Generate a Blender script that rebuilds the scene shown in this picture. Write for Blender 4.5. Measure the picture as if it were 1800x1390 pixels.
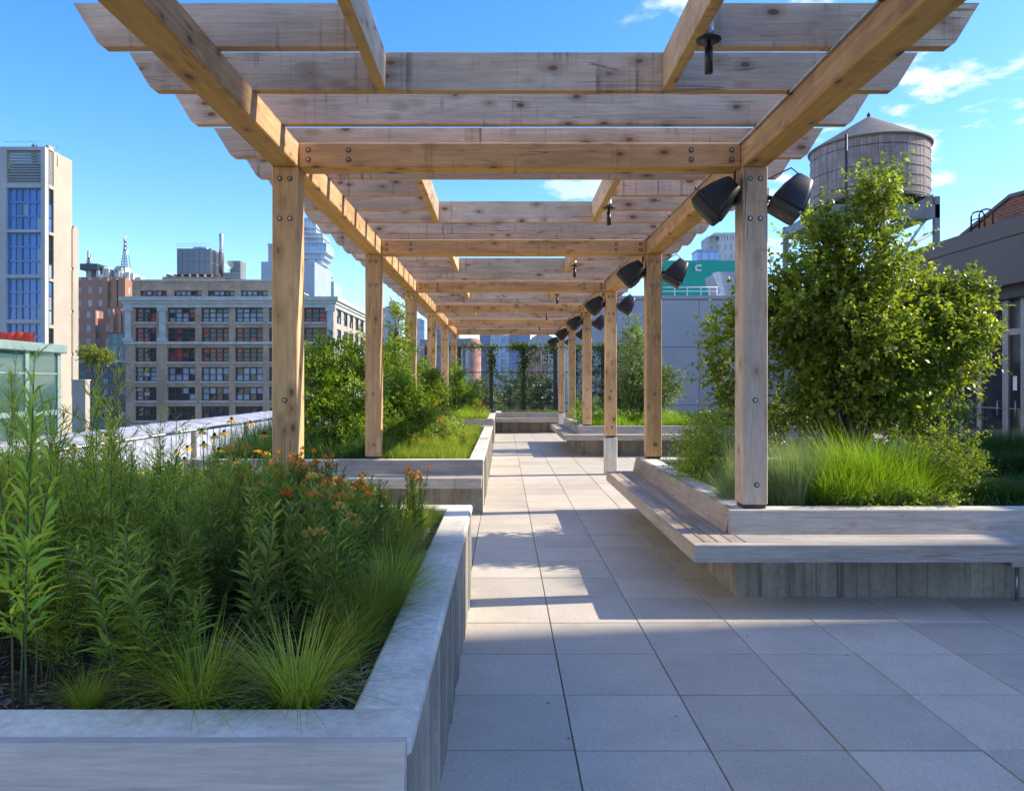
import bpy, math, random
import numpy as np
from mathutils import Vector

for o in list(bpy.data.objects):
    bpy.data.objects.remove(o)
scene = bpy.context.scene
COL = scene.collection
R = random.Random(7)
NR = np.random.default_rng(11)

# ------------------------------------------------------------------ camera
F, CX, CY, H = 1335.0, 886.0, 676.0, 1.64          # focal length in photo pixels, vanishing point, eye height


def W(px, py, Y):
    """photo pixel + distance -> point of the place"""
    return ((px - CX) * Y / F, Y, H - (py - CY) * Y / F)


def WX(px, Y):
    return (px - CX) * Y / F


def WZ(py, Y):
    return H - (py - CY) * Y / F


cam_d = bpy.data.cameras.new('camera')
cam = bpy.data.objects.new('camera', cam_d)
COL.objects.link(cam)
cam.location = (0, 0, H)
cam.rotation_euler = (math.pi / 2, 0, 0)
cam_d.sensor_fit = 'HORIZONTAL'
cam_d.sensor_width = 36.0
cam_d.lens = F / 1800 * 36
cam_d.shift_x = (900 - CX) / 1800
cam_d.shift_y = (CY - 695) / 1800
cam_d.clip_start = 0.05
cam_d.clip_end = 20000
scene.camera = cam

# ------------------------------------------------------------------ light
SUN_EL = math.radians(35.5)
SUN_AZ = math.radians(82.3)                          # from +Y towards +X
world = bpy.data.worlds.new('World')
scene.world = world
world.use_nodes = True
wn, wl = world.node_tree.nodes, world.node_tree.links
wn.clear()
w_out = wn.new('ShaderNodeOutputWorld')
w_bg = wn.new('ShaderNodeBackground')
w_bg.inputs[1].default_value = 0.14
sky = wn.new('ShaderNodeTexSky')
sky.sky_type = 'NISHITA'
sky.sun_disc = False
sky.sun_elevation = SUN_EL
sky.sun_rotation = SUN_AZ
sky.air_density = 1.0
sky.dust_density = 0.45
sky.ozone_density = 3.5
w_hs = wn.new('ShaderNodeHueSaturation')
w_hs.inputs['Saturation'].default_value = 1.33
w_hs.inputs['Hue'].default_value = 0.509
w_hs.inputs['Value'].default_value = 1.0
wl.new(sky.outputs[0], w_hs.inputs['Color'])
# thin fair-weather clouds, over the whole sky
w_tc = wn.new('ShaderNodeTexCoord')
w_sep = wn.new('ShaderNodeSeparateXYZ')
wl.new(w_tc.outputs['Generated'], w_sep.inputs[0])


def wmath(op, a, b=None, clamp=False):
    n = wn.new('ShaderNodeMath')
    n.operation = op
    n.use_clamp = clamp
    for i, v in enumerate((a, b)):
        if v is None:
            continue
        if isinstance(v, (int, float)):
            n.inputs[i].default_value = v
        else:
            wl.new(v, n.inputs[i])
    return n.outputs[0]


w_z = wmath('MAXIMUM', wmath('ADD', w_sep.outputs[2], 0.12), 0.02)
w_comb = wn.new('ShaderNodeCombineXYZ')
wl.new(wmath('DIVIDE', w_sep.outputs[0], w_z), w_comb.inputs[0])
wl.new(wmath('DIVIDE', w_sep.outputs[1], w_z), w_comb.inputs[1])
w_n = wn.new('ShaderNodeTexNoise')
w_n.inputs['Scale'].default_value = 3.4
w_n.inputs['Detail'].default_value = 9
w_n.inputs['Roughness'].default_value = 0.58
w_map = wn.new('ShaderNodeMapping')
w_map.inputs['Location'].default_value = (3.1, 0.4, 0)
wl.new(w_comb.outputs[0], w_map.inputs[0])
wl.new(w_map.outputs[0], w_n.inputs['Vector'])
w_n2 = wn.new('ShaderNodeTexNoise')
w_n2.inputs['Scale'].default_value = 0.55
w_n2.inputs['Detail'].default_value = 2
wl.new(w_map.outputs[0], w_n2.inputs['Vector'])
w_rmp = wn.new('ShaderNodeMapRange')
w_rmp.interpolation_type = 'SMOOTHSTEP'
w_rmp.inputs['From Min'].default_value = 0.57
w_rmp.inputs['From Max'].default_value = 0.68
wl.new(wmath('ADD', w_n.outputs[0], wmath('MULTIPLY', wmath('SUBTRACT', w_n2.outputs[0], 0.5), 0.55)), w_rmp.inputs[0])
w_mix = wn.new('ShaderNodeMix')
w_mix.data_type = 'RGBA'
w_side = wn.new('ShaderNodeMapRange')
w_side.inputs['From Min'].default_value = -0.25
w_side.inputs['From Max'].default_value = 0.35
w_side.inputs['To Max'].default_value = 0.85
wl.new(w_sep.outputs[0], w_side.inputs[0])
wl.new(wmath('MULTIPLY', w_rmp.outputs[0], w_side.outputs[0]), w_mix.inputs['Factor'])
wl.new(w_hs.outputs[0], w_mix.inputs['A'])
w_mix.inputs['B'].default_value = (4.0, 4.1, 4.2, 1)
wl.new(w_mix.outputs['Result'], w_bg.inputs[0])
wl.new(w_bg.outputs[0], w_out.inputs[0])

sun_d = bpy.data.lights.new('sun', 'SUN')
sun_d.energy = 3.2
sun_d.angle = math.radians(0.53)
sun_d.color = (1.0, 0.865, 0.68)
sun = bpy.data.objects.new('sun', sun_d)
COL.objects.link(sun)
SDIR = Vector((math.sin(SUN_AZ) * math.cos(SUN_EL), math.cos(SUN_AZ) * math.cos(SUN_EL), math.sin(SUN_EL)))
sun.rotation_euler = SDIR.to_track_quat('Z', 'Y').to_euler()
sun.location = (20, 5, 30)

vs = scene.view_settings
vs.view_transform = 'Standard'
vs.look = 'None'
vs.gamma = 1.0
vs.exposure = 1.3
vs.use_curve_mapping = False
scene.render.engine = 'CYCLES'
scene.cycles.use_denoising = True
scene.cycles.max_bounces = 7
scene.cycles.diffuse_bounces = 4
scene.cycles.glossy_bounces = 3
scene.cycles.transmission_bounces = 4
scene.cycles.sample_clamp_indirect = 6


# ------------------------------------------------------------------ object helpers
def link(o, parent=None):
    COL.objects.link(o)
    if parent is not None:
        o.parent = parent
    return o


def tag(o, label=None, cat=None, group=None, kind=None):
    if label:
        o['label'] = label
    if cat:
        o['category'] = cat
    if group:
        o['group'] = group
    if kind:
        o['kind'] = kind
    return o


def empty(name, label=None, cat=None, group=None, kind=None, loc=(0, 0, 0)):
    o = bpy.data.objects.new(name, None)
    o.empty_display_size = 0.1
    link(o)
    o.location = loc
    return tag(o, label, cat, group, kind)


def put(name, me, parent=None, loc=None, rot=None, scale=None):
    o = bpy.data.objects.new(name, me)
    link(o, parent)
    if loc is not None:
        o.location = loc
    if rot is not None:
        o.rotation_euler = rot
    if scale is not None:
        o.scale = scale
    return o


def fast_mesh(name, V, T, mat, smooth=False, mats=None, midx=None):
    V = np.asarray(V, dtype=np.float32).reshape(-1, 3)
    T = np.asarray(T, dtype=np.int32)
    k = T.shape[1]
    me = bpy.data.meshes.new(name)
    me.vertices.add(len(V))
    me.vertices.foreach_set('co', V.ravel())
    me.loops.add(T.size)
    me.loops.foreach_set('vertex_index', T.ravel())
    me.polygons.add(len(T))
    me.polygons.foreach_set('loop_start', np.arange(0, T.size, k, dtype=np.int32))
    if smooth:
        me.polygons.foreach_set('use_smooth', np.ones(len(T), dtype=bool))
    for m in (mats or [mat]):
        me.materials.append(m)
    if midx is not None:
        me.polygons.foreach_set('material_index', np.asarray(midx, dtype=np.int32))
    me.update(calc_edges=True)
    return me


class MB:
    """collects faces, then becomes ONE mesh"""

    def __init__(self):
        self.v, self.f, self.m, self.s = [], [], [], []

    def face(self, pts, m=0, s=False):
        b = len(self.v)
        self.v += [tuple(p) for p in pts]
        self.f.append(tuple(range(b, b + len(pts))))
        self.m.append(m)
        self.s.append(s)
        return self

    def box(self, x0, x1, y0, y1, z0, z1, m=0):
        b = len(self.v)
        self.v += [(x0, y0, z0), (x1, y0, z0), (x1, y1, z0), (x0, y1, z0), (x0, y0, z1), (x1, y0, z1), (x1, y1, z1), (x0, y1, z1)]
        for q in ((0, 3, 2, 1), (4, 5, 6, 7), (0, 1, 5, 4), (1, 2, 6, 5), (2, 3, 7, 6), (3, 0, 4, 7)):
            self.f.append(tuple(b + i for i in q))
            self.m.append(m)
            self.s.append(False)
        return self

    def cbox(self, x0, x1, y0, y1, z0, z1, c=0.006, m=0):
        """box with chamfered edges"""
        lo, hi = (x0, y0, z0), (x1, y1, z1)
        idx = {}
        for sx in (0, 1):
            for sy in (0, 1):
                for sz in (0, 1):
                    s = (sx, sy, sz)
                    for ax in range(3):
                        p = [hi[a] if s[a] else lo[a] for a in range(3)]
                        for a in range(3):
                            if a != ax:
                                p[a] += -c if s[a] else c
                        idx[(s, ax)] = len(self.v)
                        self.v.append(tuple(p))
        cen = [(a + b) / 2 for a, b in zip(lo, hi)]

        def add(q):
            P = [Vector(self.v[i]) for i in q]
            n = (P[1] - P[0]).cross(P[2] - P[0])
            mid = sum(P, Vector()) / len(P) - Vector(cen)
            # compare with the outward direction scaled per axis
            d = Vector([mid[a] / max(1e-6, (hi[a] - lo[a])) for a in range(3)])
            if n.dot(d) < 0:
                q = q[::-1]
            self.f.append(tuple(q))
            self.m.append(m)
            self.s.append(False)
        for ax in range(3):
            o1, o2 = [a for a in range(3) if a != ax]
            for sv in (0, 1):
                q = []
                for u, w in ((0, 0), (1, 0), (1, 1), (0, 1)):
                    s = [0, 0, 0]
                    s[ax], s[o1], s[o2] = sv, u, w
                    q.append(idx[(tuple(s), ax)])
                add(q)
        for ax in range(3):                       # edges along ax
            o1, o2 = [a for a in range(3) if a != ax]
            for u in (0, 1):
                for w in (0, 1):
                    s0, s1 = [0, 0, 0], [0, 0, 0]
                    s0[o1] = s1[o1] = u
                    s0[o2] = s1[o2] = w
                    s1[ax] = 1
                    s0, s1 = tuple(s0), tuple(s1)
                    add([idx[(s0, o1)], idx[(s1, o1)], idx[(s1, o2)], idx[(s0, o2)]])
        for sx in (0, 1):
            for sy in (0, 1):
                for sz in (0, 1):
                    s = (sx, sy, sz)
                    add([idx[(s, 0)], idx[(s, 1)], idx[(s, 2)]])
        return self

    def tube(self, pts, rad, n=6, m=0, caps=True, s=True):
        rings = []
        P = [Vector(p) for p in pts]
        if not hasattr(rad, '__len__'):
            rad = [rad] * len(P)
        for i, p in enumerate(P):
            d = (P[min(i + 1, len(P) - 1)] - P[max(i - 1, 0)])
            if d.length < 1e-9:
                d = Vector((0, 0, 1))
            d.normalize()
            a = d.cross(Vector((0, 0, 1)) if abs(d.z) < 0.9 else Vector((1, 0, 0))).normalized()
            bb = d.cross(a)
            b0 = len(self.v)
            for k in range(n):
                t = 2 * math.pi * k / n
                self.v.append(tuple(p + (a * math.cos(t) + bb * math.sin(t)) * rad[i]))
            rings.append(b0)
        for r0, r1 in zip(rings, rings[1:]):
            for k in range(n):
                k2 = (k + 1) % n
                self.f.append((r0 + k, r0 + k2, r1 + k2, r1 + k))
                self.m.append(m)
                self.s.append(s)
        if caps:
            self.f.append(tuple(rings[0] + k for k in range(n))[::-1])
            self.f.append(tuple(rings[-1] + k for k in range(n)))
            self.m += [m, m]
            self.s += [False, False]
        return self

    def lathe(self, prof, cx, cy, n=16, m=0, s=True, cap=True):
        rings = []
        for r, z in prof:
            b0 = len(self.v)
            for k in range(n):
                t = 2 * math.pi * k / n
                self.v.append((cx + r * math.cos(t), cy + r * math.sin(t), z))
            rings.append(b0)
        for r0, r1 in zip(rings, rings[1:]):
            for k in range(n):
                k2 = (k + 1) % n
                self.f.append((r0 + k, r0 + k2, r1 + k2, r1 + k))
                self.m.append(m)
                self.s.append(s)
        if cap:
            self.f.append(tuple(rings[0] + k for k in range(n))[::-1])
            self.f.append(tuple(rings[-1] + k for k in range(n)))
            self.m += [m, m]
            self.s += [False, False]
        return self

    def prism(self, poly, axis, a0, a1, m=0):
        """poly: 2-D outline in the two other axes (in x,y,z order), extruded along axis"""
        def mk(p, a):
            q = list(p)
            q.insert(axis, a)
            return tuple(q)
        n = len(poly)
        b = len(self.v)
        self.v += [mk(p, a0) for p in poly] + [mk(p, a1) for p in poly]
        ar = sum(poly[i][0] * poly[(i + 1) % n][1] - poly[(i + 1) % n][0] * poly[i][1] for i in range(n))
        flip = (ar < 0) ^ (axis == 1)
        fs = [tuple(b + i for i in range(n))[::-1], tuple(b + n + i for i in range(n))]
        fs += [(b + i, b + (i + 1) % n, b + n + (i + 1) % n, b + n + i) for i in range(n)]
        for q in fs:
            self.f.append(q[::-1] if flip else q)
            self.m.append(m)
            self.s.append(False)
        return self

    def mesh(self, name, mats):
        me = bpy.data.meshes.new(name)
        me.from_pydata(self.v, [], self.f)
        for mt in (mats if isinstance(mats, (list, tuple)) else [mats]):
            me.materials.append(mt)
        me.polygons.foreach_set('material_index', self.m)
        me.polygons.foreach_set('use_smooth', self.s)
        me.update()
        return me

    def build(self, name, mats, parent=None, loc=None, rot=None):
        return put(name, self.mesh(name, mats), parent, loc, rot)


# ------------------------------------------------------------------ materials
class NT:
    def __init__(self, name):
        self.mat = bpy.data.materials.new(name)
        self.mat.use_nodes = True
        self.n, self.l = self.mat.node_tree.nodes, self.mat.node_tree.links
        self.b = self.n['Principled BSDF']
        self.out = self.n['Material Output']

    def node(self, t, **kw):
        n = self.n.new(t)
        for k, v in kw.items():
            setattr(n, k, v)
        return n

    def setin(self, sock, v):
        if isinstance(v, bpy.types.NodeSocket):
            self.l.new(v, sock)
        else:
            if isinstance(v, (tuple, list)) and len(v) == 3 and sock.type == 'RGBA':
                v = tuple(v) + (1,)
            sock.default_value = v

    def math(self, op, a, b=None, c=None, clamp=False):
        n = self.node('ShaderNodeMath', operation=op, use_clamp=clamp)
        for i, v in enumerate((a, b, c)):
            if v is not None:
                self.setin(n.inputs[i], v)
        return n.outputs[0]

    def coord(self, which='Object', scale=(1, 1, 1), rnd=True):
        tc = self.node('ShaderNodeTexCoord')
        v = tc.outputs[which]
        if rnd:
            oi = self.node('ShaderNodeObjectInfo')
            a = self.node('ShaderNodeVectorMath', operation='ADD')
            s = self.node('ShaderNodeVectorMath', operation='SCALE')
            s.inputs[0].default_value = (37.0, 53.0, 71.0)
            self.l.new(oi.outputs['Random'], s.inputs['Scale'])
            self.l.new(v, a.inputs[0])
            self.l.new(s.outputs[0], a.inputs[1])
            v = a.outputs[0]
        m = self.node('ShaderNodeVectorMath', operation='MULTIPLY')
        self.l.new(v, m.inputs[0])
        m.inputs[1].default_value = scale
        return m.outputs[0]

    def noise(self, vec, scale=1.0, detail=4, rough=0.55, dist=0.0):
        n = self.node('ShaderNodeTexNoise')
        self.l.new(vec, n.inputs['Vector'])
        n.inputs['Scale'].default_value = scale
        n.inputs['Detail'].default_value = detail
        n.inputs['Roughness'].default_value = rough
        n.inputs['Distortion'].default_value = dist
        return n.outputs[0]

    def vor(self, vec, scale=1.0, out='Distance', feature='F1', rand=1.0):
        n = self.node('ShaderNodeTexVoronoi', feature=feature)
        self.l.new(vec, n.inputs['Vector'])
        n.inputs['Scale'].default_value = scale
        n.inputs['Randomness'].default_value = rand
        return n.outputs[out]

    def ramp(self, v, lo, hi, a=0.0, b=1.0, smooth=True):
        n = self.node('ShaderNodeMapRange')
        n.interpolation_type = 'SMOOTHSTEP' if smooth else 'LINEAR'
        self.setin(n.inputs[0], v)
        n.inputs['From Min'].default_value = lo
        n.inputs['From Max'].default_value = hi
        n.inputs['To Min'].default_value = a
        n.inputs['To Max'].default_value = b
        return n.outputs[0]

    def mix(self, f, a, b, blend='MIX'):
        n = self.node('ShaderNodeMix', data_type='RGBA', blend_type=blend)
        self.setin(n.inputs['Factor'], f)
        self.setin(n.inputs['A'], a)
        self.setin(n.inputs['B'], b)
        return n.outputs['Result']

    def bump(self, h, strength=0.3, dist=0.01):
        n = self.node('ShaderNodeBump')
        n.inputs['Strength'].default_value = strength
        n.inputs['Distance'].default_value = dist
        self.l.new(h, n.inputs['Height'])
        self.l.new(n.outputs[0], self.b.inputs['Normal'])

    def rand(self):
        return self.node('ShaderNodeObjectInfo').outputs['Random']

    def island(self):
        return self.node('ShaderNodeNewGeometry').outputs['Random Per Island']

    def col(self, c, rough=0.6, metal=0.0, spec=None):
        self.setin(self.b.inputs['Base Color'], c)
        self.setin(self.b.inputs['Roughness'], rough)
        self.b.inputs['Metallic'].default_value = metal
        if spec is not None:
            self.b.inputs['Specular IOR Level'].default_value = spec
        return self.mat


def plain(name, c, rough=0.6, metal=0.0, var=0.12, scale=3.0, spec=None):
    t = NT(name)
    v = t.coord('Object', (1, 1, 1))
    n = t.noise(v, scale, 5, 0.6)
    k = t.ramp(n, 0.3, 0.7, 1 - var, 1 + var)
    cc = t.mix(1.0, c, k, 'MULTIPLY')
    return t.col(cc, rough, metal, spec)


def wood(name, axis, c_lo, c_hi, knots=1.0, stain=0.5, warm=None, cracks=0.75, rough=0.75):
    """timber with grain along axis: streaks, knots, saw marks across the grain, water stains"""
    t = NT(name)
    g = [10.0, 10.0, 10.0]
    g[axis] = 0.55
    base = t.coord('Object', (1, 1, 1))

    def sc(s):
        m = t.node('ShaderNodeVectorMath', operation='MULTIPLY')
        t.l.new(base, m.inputs[0])
        m.inputs[1].default_value = s
        return m.outputs[0]
    grain = t.noise(sc(tuple(g)), 2.2, 6, 0.62, 0.4)
    fine = t.noise(sc(tuple(x * 5 for x in g)), 2.0, 3, 0.7)
    c = t.mix(t.ramp(grain, 0.25, 0.75), c_lo, c_hi)
    c = t.mix(t.ramp(fine, 0.3, 0.72, 0.0, 0.45), c, tuple(x * 0.55 for x in c_lo))
    # broad tone differences between and along the pieces
    br = t.noise(sc(tuple(0.9 if i == axis else 2.0 for i in range(3))), 1.0, 3, 0.6)
    c = t.mix(1.0, c, t.ramp(br, 0.25, 0.75, 0.78, 1.18), 'MULTIPLY')
    pr = t.ramp(t.rand(), 0, 1, 0.84, 1.12, False)
    c = t.mix(1.0, c, pr, 'MULTIPLY')
    if warm is not None:                       # undersides never see rain: they keep the fresh colour
        ge = t.node('ShaderNodeNewGeometry')
        sp = t.node('ShaderNodeSeparateXYZ')
        t.l.new(ge.outputs['True Normal'], sp.inputs[0])
        wcol = t.mix(t.ramp(grain, 0.25, 0.75), tuple(x * 0.72 for x in warm), warm)
        c = t.mix(t.ramp(sp.outputs[2], -0.6, -0.4, 1, 0), c, wcol)
    if stain > 0:
        s2 = [0.35, 0.35, 0.35]
        s2[axis] = 26.0
        st = t.noise(sc(tuple(s2)), 1.0, 3, 0.6)
        bl = t.noise(sc((1.6, 1.6, 1.6)), 1.3, 4, 0.6)
        f = t.math('MULTIPLY', t.ramp(st, 0.52, 0.7), t.ramp(bl, 0.46, 0.66))
        c = t.mix(t.math('MULTIPLY', f, stain), c, tuple(x * 0.28 for x in c_lo))
        bl2 = t.noise(sc((2.4, 2.4, 2.4)), 0.8, 5, 0.65)
        c = t.mix(t.ramp(bl2, 0.56, 0.74, 0, 0.55 * stain), c, tuple(x * 0.42 for x in c_lo))
    if knots > 0:
        ks = [3.6, 3.6, 3.6]
        ks[axis] = 1.9
        vn = t.node('ShaderNodeTexVoronoi', feature='F1')
        t.l.new(sc(tuple(ks)), vn.inputs['Vector'])
        vn.inputs['Scale'].default_value = 2.3
        sepc = t.node('ShaderNodeSeparateColor')
        t.l.new(vn.outputs['Color'], sepc.inputs[0])
        pick = t.ramp(sepc.outputs[0], 0.22, 0.26)
        size = t.ramp(sepc.outputs[1], 0, 1, 0.11, 0.23, False)
        dd = t.math('DIVIDE', vn.outputs['Distance'], size)
        k = t.math('MULTIPLY', t.ramp(dd, 0.55, 1.0, 1, 0), pick)
        c = t.mix(t.math('MULTIPLY', k, 0.85 * knots), c, (0.075, 0.038, 0.02))
        halo = t.math('MULTIPLY', t.ramp(dd, 1.0, 2.6, 0.4, 0), pick)
        c = t.mix(t.math('MULTIPLY', halo, knots), c, (0.26, 0.14, 0.07))
    ck = [5.0, 5.0, 5.0]
    ck[axis] = 0.22
    cn = t.noise(sc(tuple(ck)), 1.7, 3, 0.5, 0.2)
    cm = t.noise(sc((1.1, 1.1, 1.1)), 1.0, 2, 0.5)
    cr = t.math('MULTIPLY', t.ramp(t.math('ABSOLUTE', t.math('SUBTRACT', cn, 0.5)), 0.0, 0.010, 1, 0), t.ramp(cm, 0.5, 0.6))
    c = t.mix(t.math('MULTIPLY', cr, cracks), c, tuple(x * 0.22 for x in c_lo))
    hgt = t.math('ADD', t.math('MULTIPLY', grain, 0.6), t.math('SUBTRACT', fine, t.math('MULTIPLY', cr, 1.5)))
    t.bump(hgt, 0.35, 0.004)
    return t.col(c, rough, 0, 0.25)


def concrete(name, c, streak=0.35, rough=0.85):
    t = NT(name)
    v = t.coord('Object', (1, 1, 1))
    a = t.noise(v, 2.2, 7, 0.62)
    b = t.noise(v, 34.0, 3, 0.6)

    def sc(s):
        m = t.node('ShaderNodeVectorMath', operation='MULTIPLY')
        t.l.new(v, m.inputs[0])
        m.inputs[1].default_value = s
        return m.outputs[0]
    st = t.noise(sc((13, 13, 0.7)), 1.0, 5, 0.65)
    cc = t.mix(1.0, c, t.ramp(a, 0.25, 0.75, 0.72, 1.18), 'MULTIPLY')
    cc = t.mix(1.0, cc, t.ramp(b, 0.3, 0.7, 0.9, 1.08), 'MULTIPLY')
    cc = t.mix(t.ramp(st, 0.5, 0.72, 0, streak), cc, tuple(x * 0.3 for x in c))
    ge = t.node('ShaderNodeNewGeometry')
    cc = t.mix(1.0, cc, t.ramp(ge.outputs['Random Per Island'], 0, 1, 0.78, 1.14, False), 'MULTIPLY') if streak > 0.5 else cc
    pit = t.vor(v, 60.0)
    h = t.math('ADD', t.math('MULTIPLY', a, 0.5), t.math('ADD', t.math('MULTIPLY', b, 0.35), t.ramp(pit, 0.0, 0.2, -0.3, 0)))
    t.bump(h, 0.4, 0.006)
    return t.col(cc, rough, 0, 0.2)


def paver_mat(name):
    t = NT(name)
    v = t.coord('Object', (1, 1, 1))
    a = t.noise(v, 3.0, 5, 0.6)
    b = t.noise(v, 190.0, 2, 0.6)
    sp = t.vor(v, 130.0, 'Color')
    sepc = t.node('ShaderNodeSeparateColor')
    t.l.new(sp, sepc.inputs[0])
    c = t.mix(t.ramp(a, 0.25, 0.75), (0.53, 0.485, 0.405), (0.61, 0.56, 0.47))
    c = t.mix(1.0, c, t.ramp(b, 0.25, 0.75, 0.88, 1.1), 'MULTIPLY')
    c = t.mix(t.ramp(sepc.outputs[0], 0.95, 0.975, 0, 0.5), c, (0.75, 0.75, 0.73))
    c = t.mix(t.ramp(sepc.outputs[1], 0.93, 0.96, 0, 0.25), c, (0.15, 0.145, 0.14))
    c = t.mix(1.0, c, t.ramp(t.rand(), 0, 1, 0.86, 1.07, False), 'MULTIPLY')
    wv = t.noise(t.coord('Object', (1, 1, 1)), 7.0, 6, 0.7, 0.6)
    c = t.mix(t.ramp(wv, 0.62, 0.70, 0, 0.16), c, (0.24, 0.22, 0.2))
    blot = t.noise(t.coord('Object', (1, 1, 1)), 0.9, 6, 0.7)
    c = t.mix(t.ramp(blot, 0.55, 0.75, 0, 0.22), c, (0.2, 0.185, 0.17))
    t.bump(b, 0.25, 0.002)
    return t.col(c, 0.72, 0, 0.3)


def leafy(name, c1, c2, c3=None, trans=0.4, rough=0.5, hue_noise=1.5, spec=0.35, vary=0.0, dead=0.0):
    """leaf: reflects and lets light through; every leaf (mesh island) its own tone"""
    t = NT(name)
    r = t.island()
    c = t.mix(r, c1, c2)
    if c3 is not None:
        c = t.mix(t.ramp(t.math('FRACT', t.math('MULTIPLY', r, 7.31)), 0.72, 0.95), c, c3)
    v = t.coord('Object', (1, 1, 1))
    n = t.noise(v, hue_noise, 2, 0.5)
    c = t.mix(1.0, c, t.ramp(n, 0.3, 0.7, 0.72, 1.25), 'MULTIPLY')
    pr = t.ramp(t.rand(), 0, 1, 0.85 - vary * .4, 1.15 + vary * .5, False)
    c = t.mix(1.0, c, pr, 'MULTIPLY')
    if vary > 0:                     # whole plants that lean towards yellow or towards blue-green
        hv_ = t.math('FRACT', t.math('MULTIPLY', t.rand(), 13.7))
        c = t.mix(t.ramp(hv_, .55, 1, 0, vary), c, (0.23, 0.25, 0.04))
        c = t.mix(t.ramp(hv_, 0, .3, vary * .7, 0), c, (0.05, 0.13, 0.06))
    if dead > 0:
        c = t.mix(t.ramp(t.math('FRACT', t.math('MULTIPLY', r, 23.17)), 1 - dead, 1 - dead * .6, 0, .85), c, (0.30, 0.22, 0.09))
    t.col(c, rough, 0, spec)
    tr = t.node('ShaderNodeBsdfTranslucent')
    tc = t.mix(1.0, c, (1.5, 1.55, 0.55), 'MULTIPLY')
    t.l.new(tc, tr.inputs['Color'])
    mx = t.node('ShaderNodeMixShader')
    mx.inputs[0].default_value = trans
    t.l.new(t.b.outputs[0], mx.inputs[1])
    t.l.new(tr.outputs[0], mx.inputs[2])
    t.l.new(mx.outputs[0], t.out.inputs['Surface'])
    return t.mat


def brick_mat(name, c1, c2, mortar, scale=1.0, bw=0.22, bh=0.075):
    t = NT(name)
    ge = t.node('ShaderNodeNewGeometry')
    sp = t.node('ShaderNodeSeparateXYZ')
    t.l.new(ge.outputs['Position'], sp.inputs[0])
    cmb = t.node('ShaderNodeCombineXYZ')
    t.l.new(t.math('ADD', sp.outputs[0], sp.outputs[1]), cmb.inputs[0])
    t.l.new(sp.outputs[2], cmb.inputs[1])
    b = t.node('ShaderNodeTexBrick')
    t.l.new(cmb.outputs[0], b.inputs['Vector'])
    b.inputs['Scale'].default_value = scale
    b.inputs['Brick Width'].default_value = bw
    b.inputs['Row Height'].default_value = bh
    b.inputs['Mortar Size'].default_value = 0.009
    b.inputs['Color1'].default_value = (*c1, 1)
    b.inputs['Color2'].default_value = (*c2, 1)
    b.inputs['Mortar'].default_value = (*mortar, 1)
    v = t.coord('Object', (1, 1, 1))
    n = t.noise(v, 0.35, 5, 0.65)
    n2 = t.noise(v, 2.5, 4, 0.65)
    c = t.mix(1.0, b.outputs['Color'], t.ramp(n, 0.25, 0.75, 0.75, 1.2), 'MULTIPLY')
    c = t.mix(1.0, c, t.ramp(n2, 0.25, 0.75, 0.85, 1.12), 'MULTIPLY')
    return t.col(c, 0.9, 0, 0.15)


def glass_mat(name, c, rough=0.06, spec=0.9, var=0.35):
    t = NT(name)
    r = t.island()
    cc = t.mix(1.0, c, t.ramp(r, 0, 1, 1 - var, 1 + var, False), 'MULTIPLY')
    v = t.coord('Object', (1, 1, 1))
    n = t.noise(v, 0.7, 3, 0.5)
    t.bump(n, 0.06, 0.05)
    return t.col(cc, rough, 0, spec)


M = {}
M['post'] = wood('pine_post', 2, (0.62, 0.385, 0.19), (0.82, 0.565, 0.315), 1.0, 0.2)
M['post_grey'] = wood('weathered_post', 2, (0.60, 0.475, 0.36), (0.75, 0.62, 0.495), 0.9, 0.25)
M['beam_y'] = wood('pine_beam', 1, (0.52, 0.325, 0.165), (0.72, 0.485, 0.265), 1.0, 0.3, warm=(0.74, 0.41, 0.12))
M['tie'] = wood('pine_tie', 0, (0.66, 0.38, 0.18), (0.84, 0.55, 0.29), 1.0, 0.45, warm=(0.78, 0.44, 0.13))
M['rafter'] = wood('weathered_rafter', 0, (0.62, 0.465, 0.34), (0.79, 0.62, 0.47), 1.0, 0.85, warm=(0.76, 0.43, 0.14))
M['trimmer'] = wood('weathered_trimmer', 1, (0.54, 0.40, 0.27), (0.70, 0.55, 0.39), 0.8, 0.4, warm=(0.74, 0.44, 0.15))
M['bench_x'] = wood('silvered_board', 0, (0.40, 0.37, 0.335), (0.56, 0.525, 0.48), 0.2, 0.2, cracks=0.35)
M['board_plain'] = wood('plain_grey_board', 0, (0.50, 0.475, 0.44), (0.55, 0.525, 0.485), 0.1, 0.1, cracks=0.1)
M['bench_y'] = wood('silvered_board_long', 1, (0.40, 0.335, 0.275), (0.56, 0.48, 0.40), 0.2, 0.2, cracks=0.35)
M['conc'] = concrete('smooth_concrete', (0.70, 0.69, 0.62), 0.2)
M['conc_board'] = concrete('board_formed_concrete', (0.40, 0.375, 0.325), 0.75)
M['paver'] = paver_mat('paver')
M['dark'] = plain('dark_void', (0.03, 0.03, 0.032), 0.9)
M['steel'] = plain('galvanised_steel', (0.42, 0.43, 0.44), 0.38, 0.9, 0.15, 20)
M['washer'] = plain('washer_steel', (0.10, 0.10, 0.105), 0.5, 0.4)
M['dsteel'] = plain('dark_steel', (0.05, 0.05, 0.055), 0.5, 0.3)
M['black'] = plain('black_plastic', (0.012, 0.013, 0.016), 0.38, 0, 0.2, 8, 0.5)
M['grille'] = plain('speaker_grille', (0.045, 0.044, 0.042), 0.55, 0.2)
M['white'] = plain('white_paint', (0.74, 0.75, 0.74), 0.5)
M['soil'] = plain('mulch_soil', (0.035, 0.027, 0.02), 0.95, 0, 0.4, 9)

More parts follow.
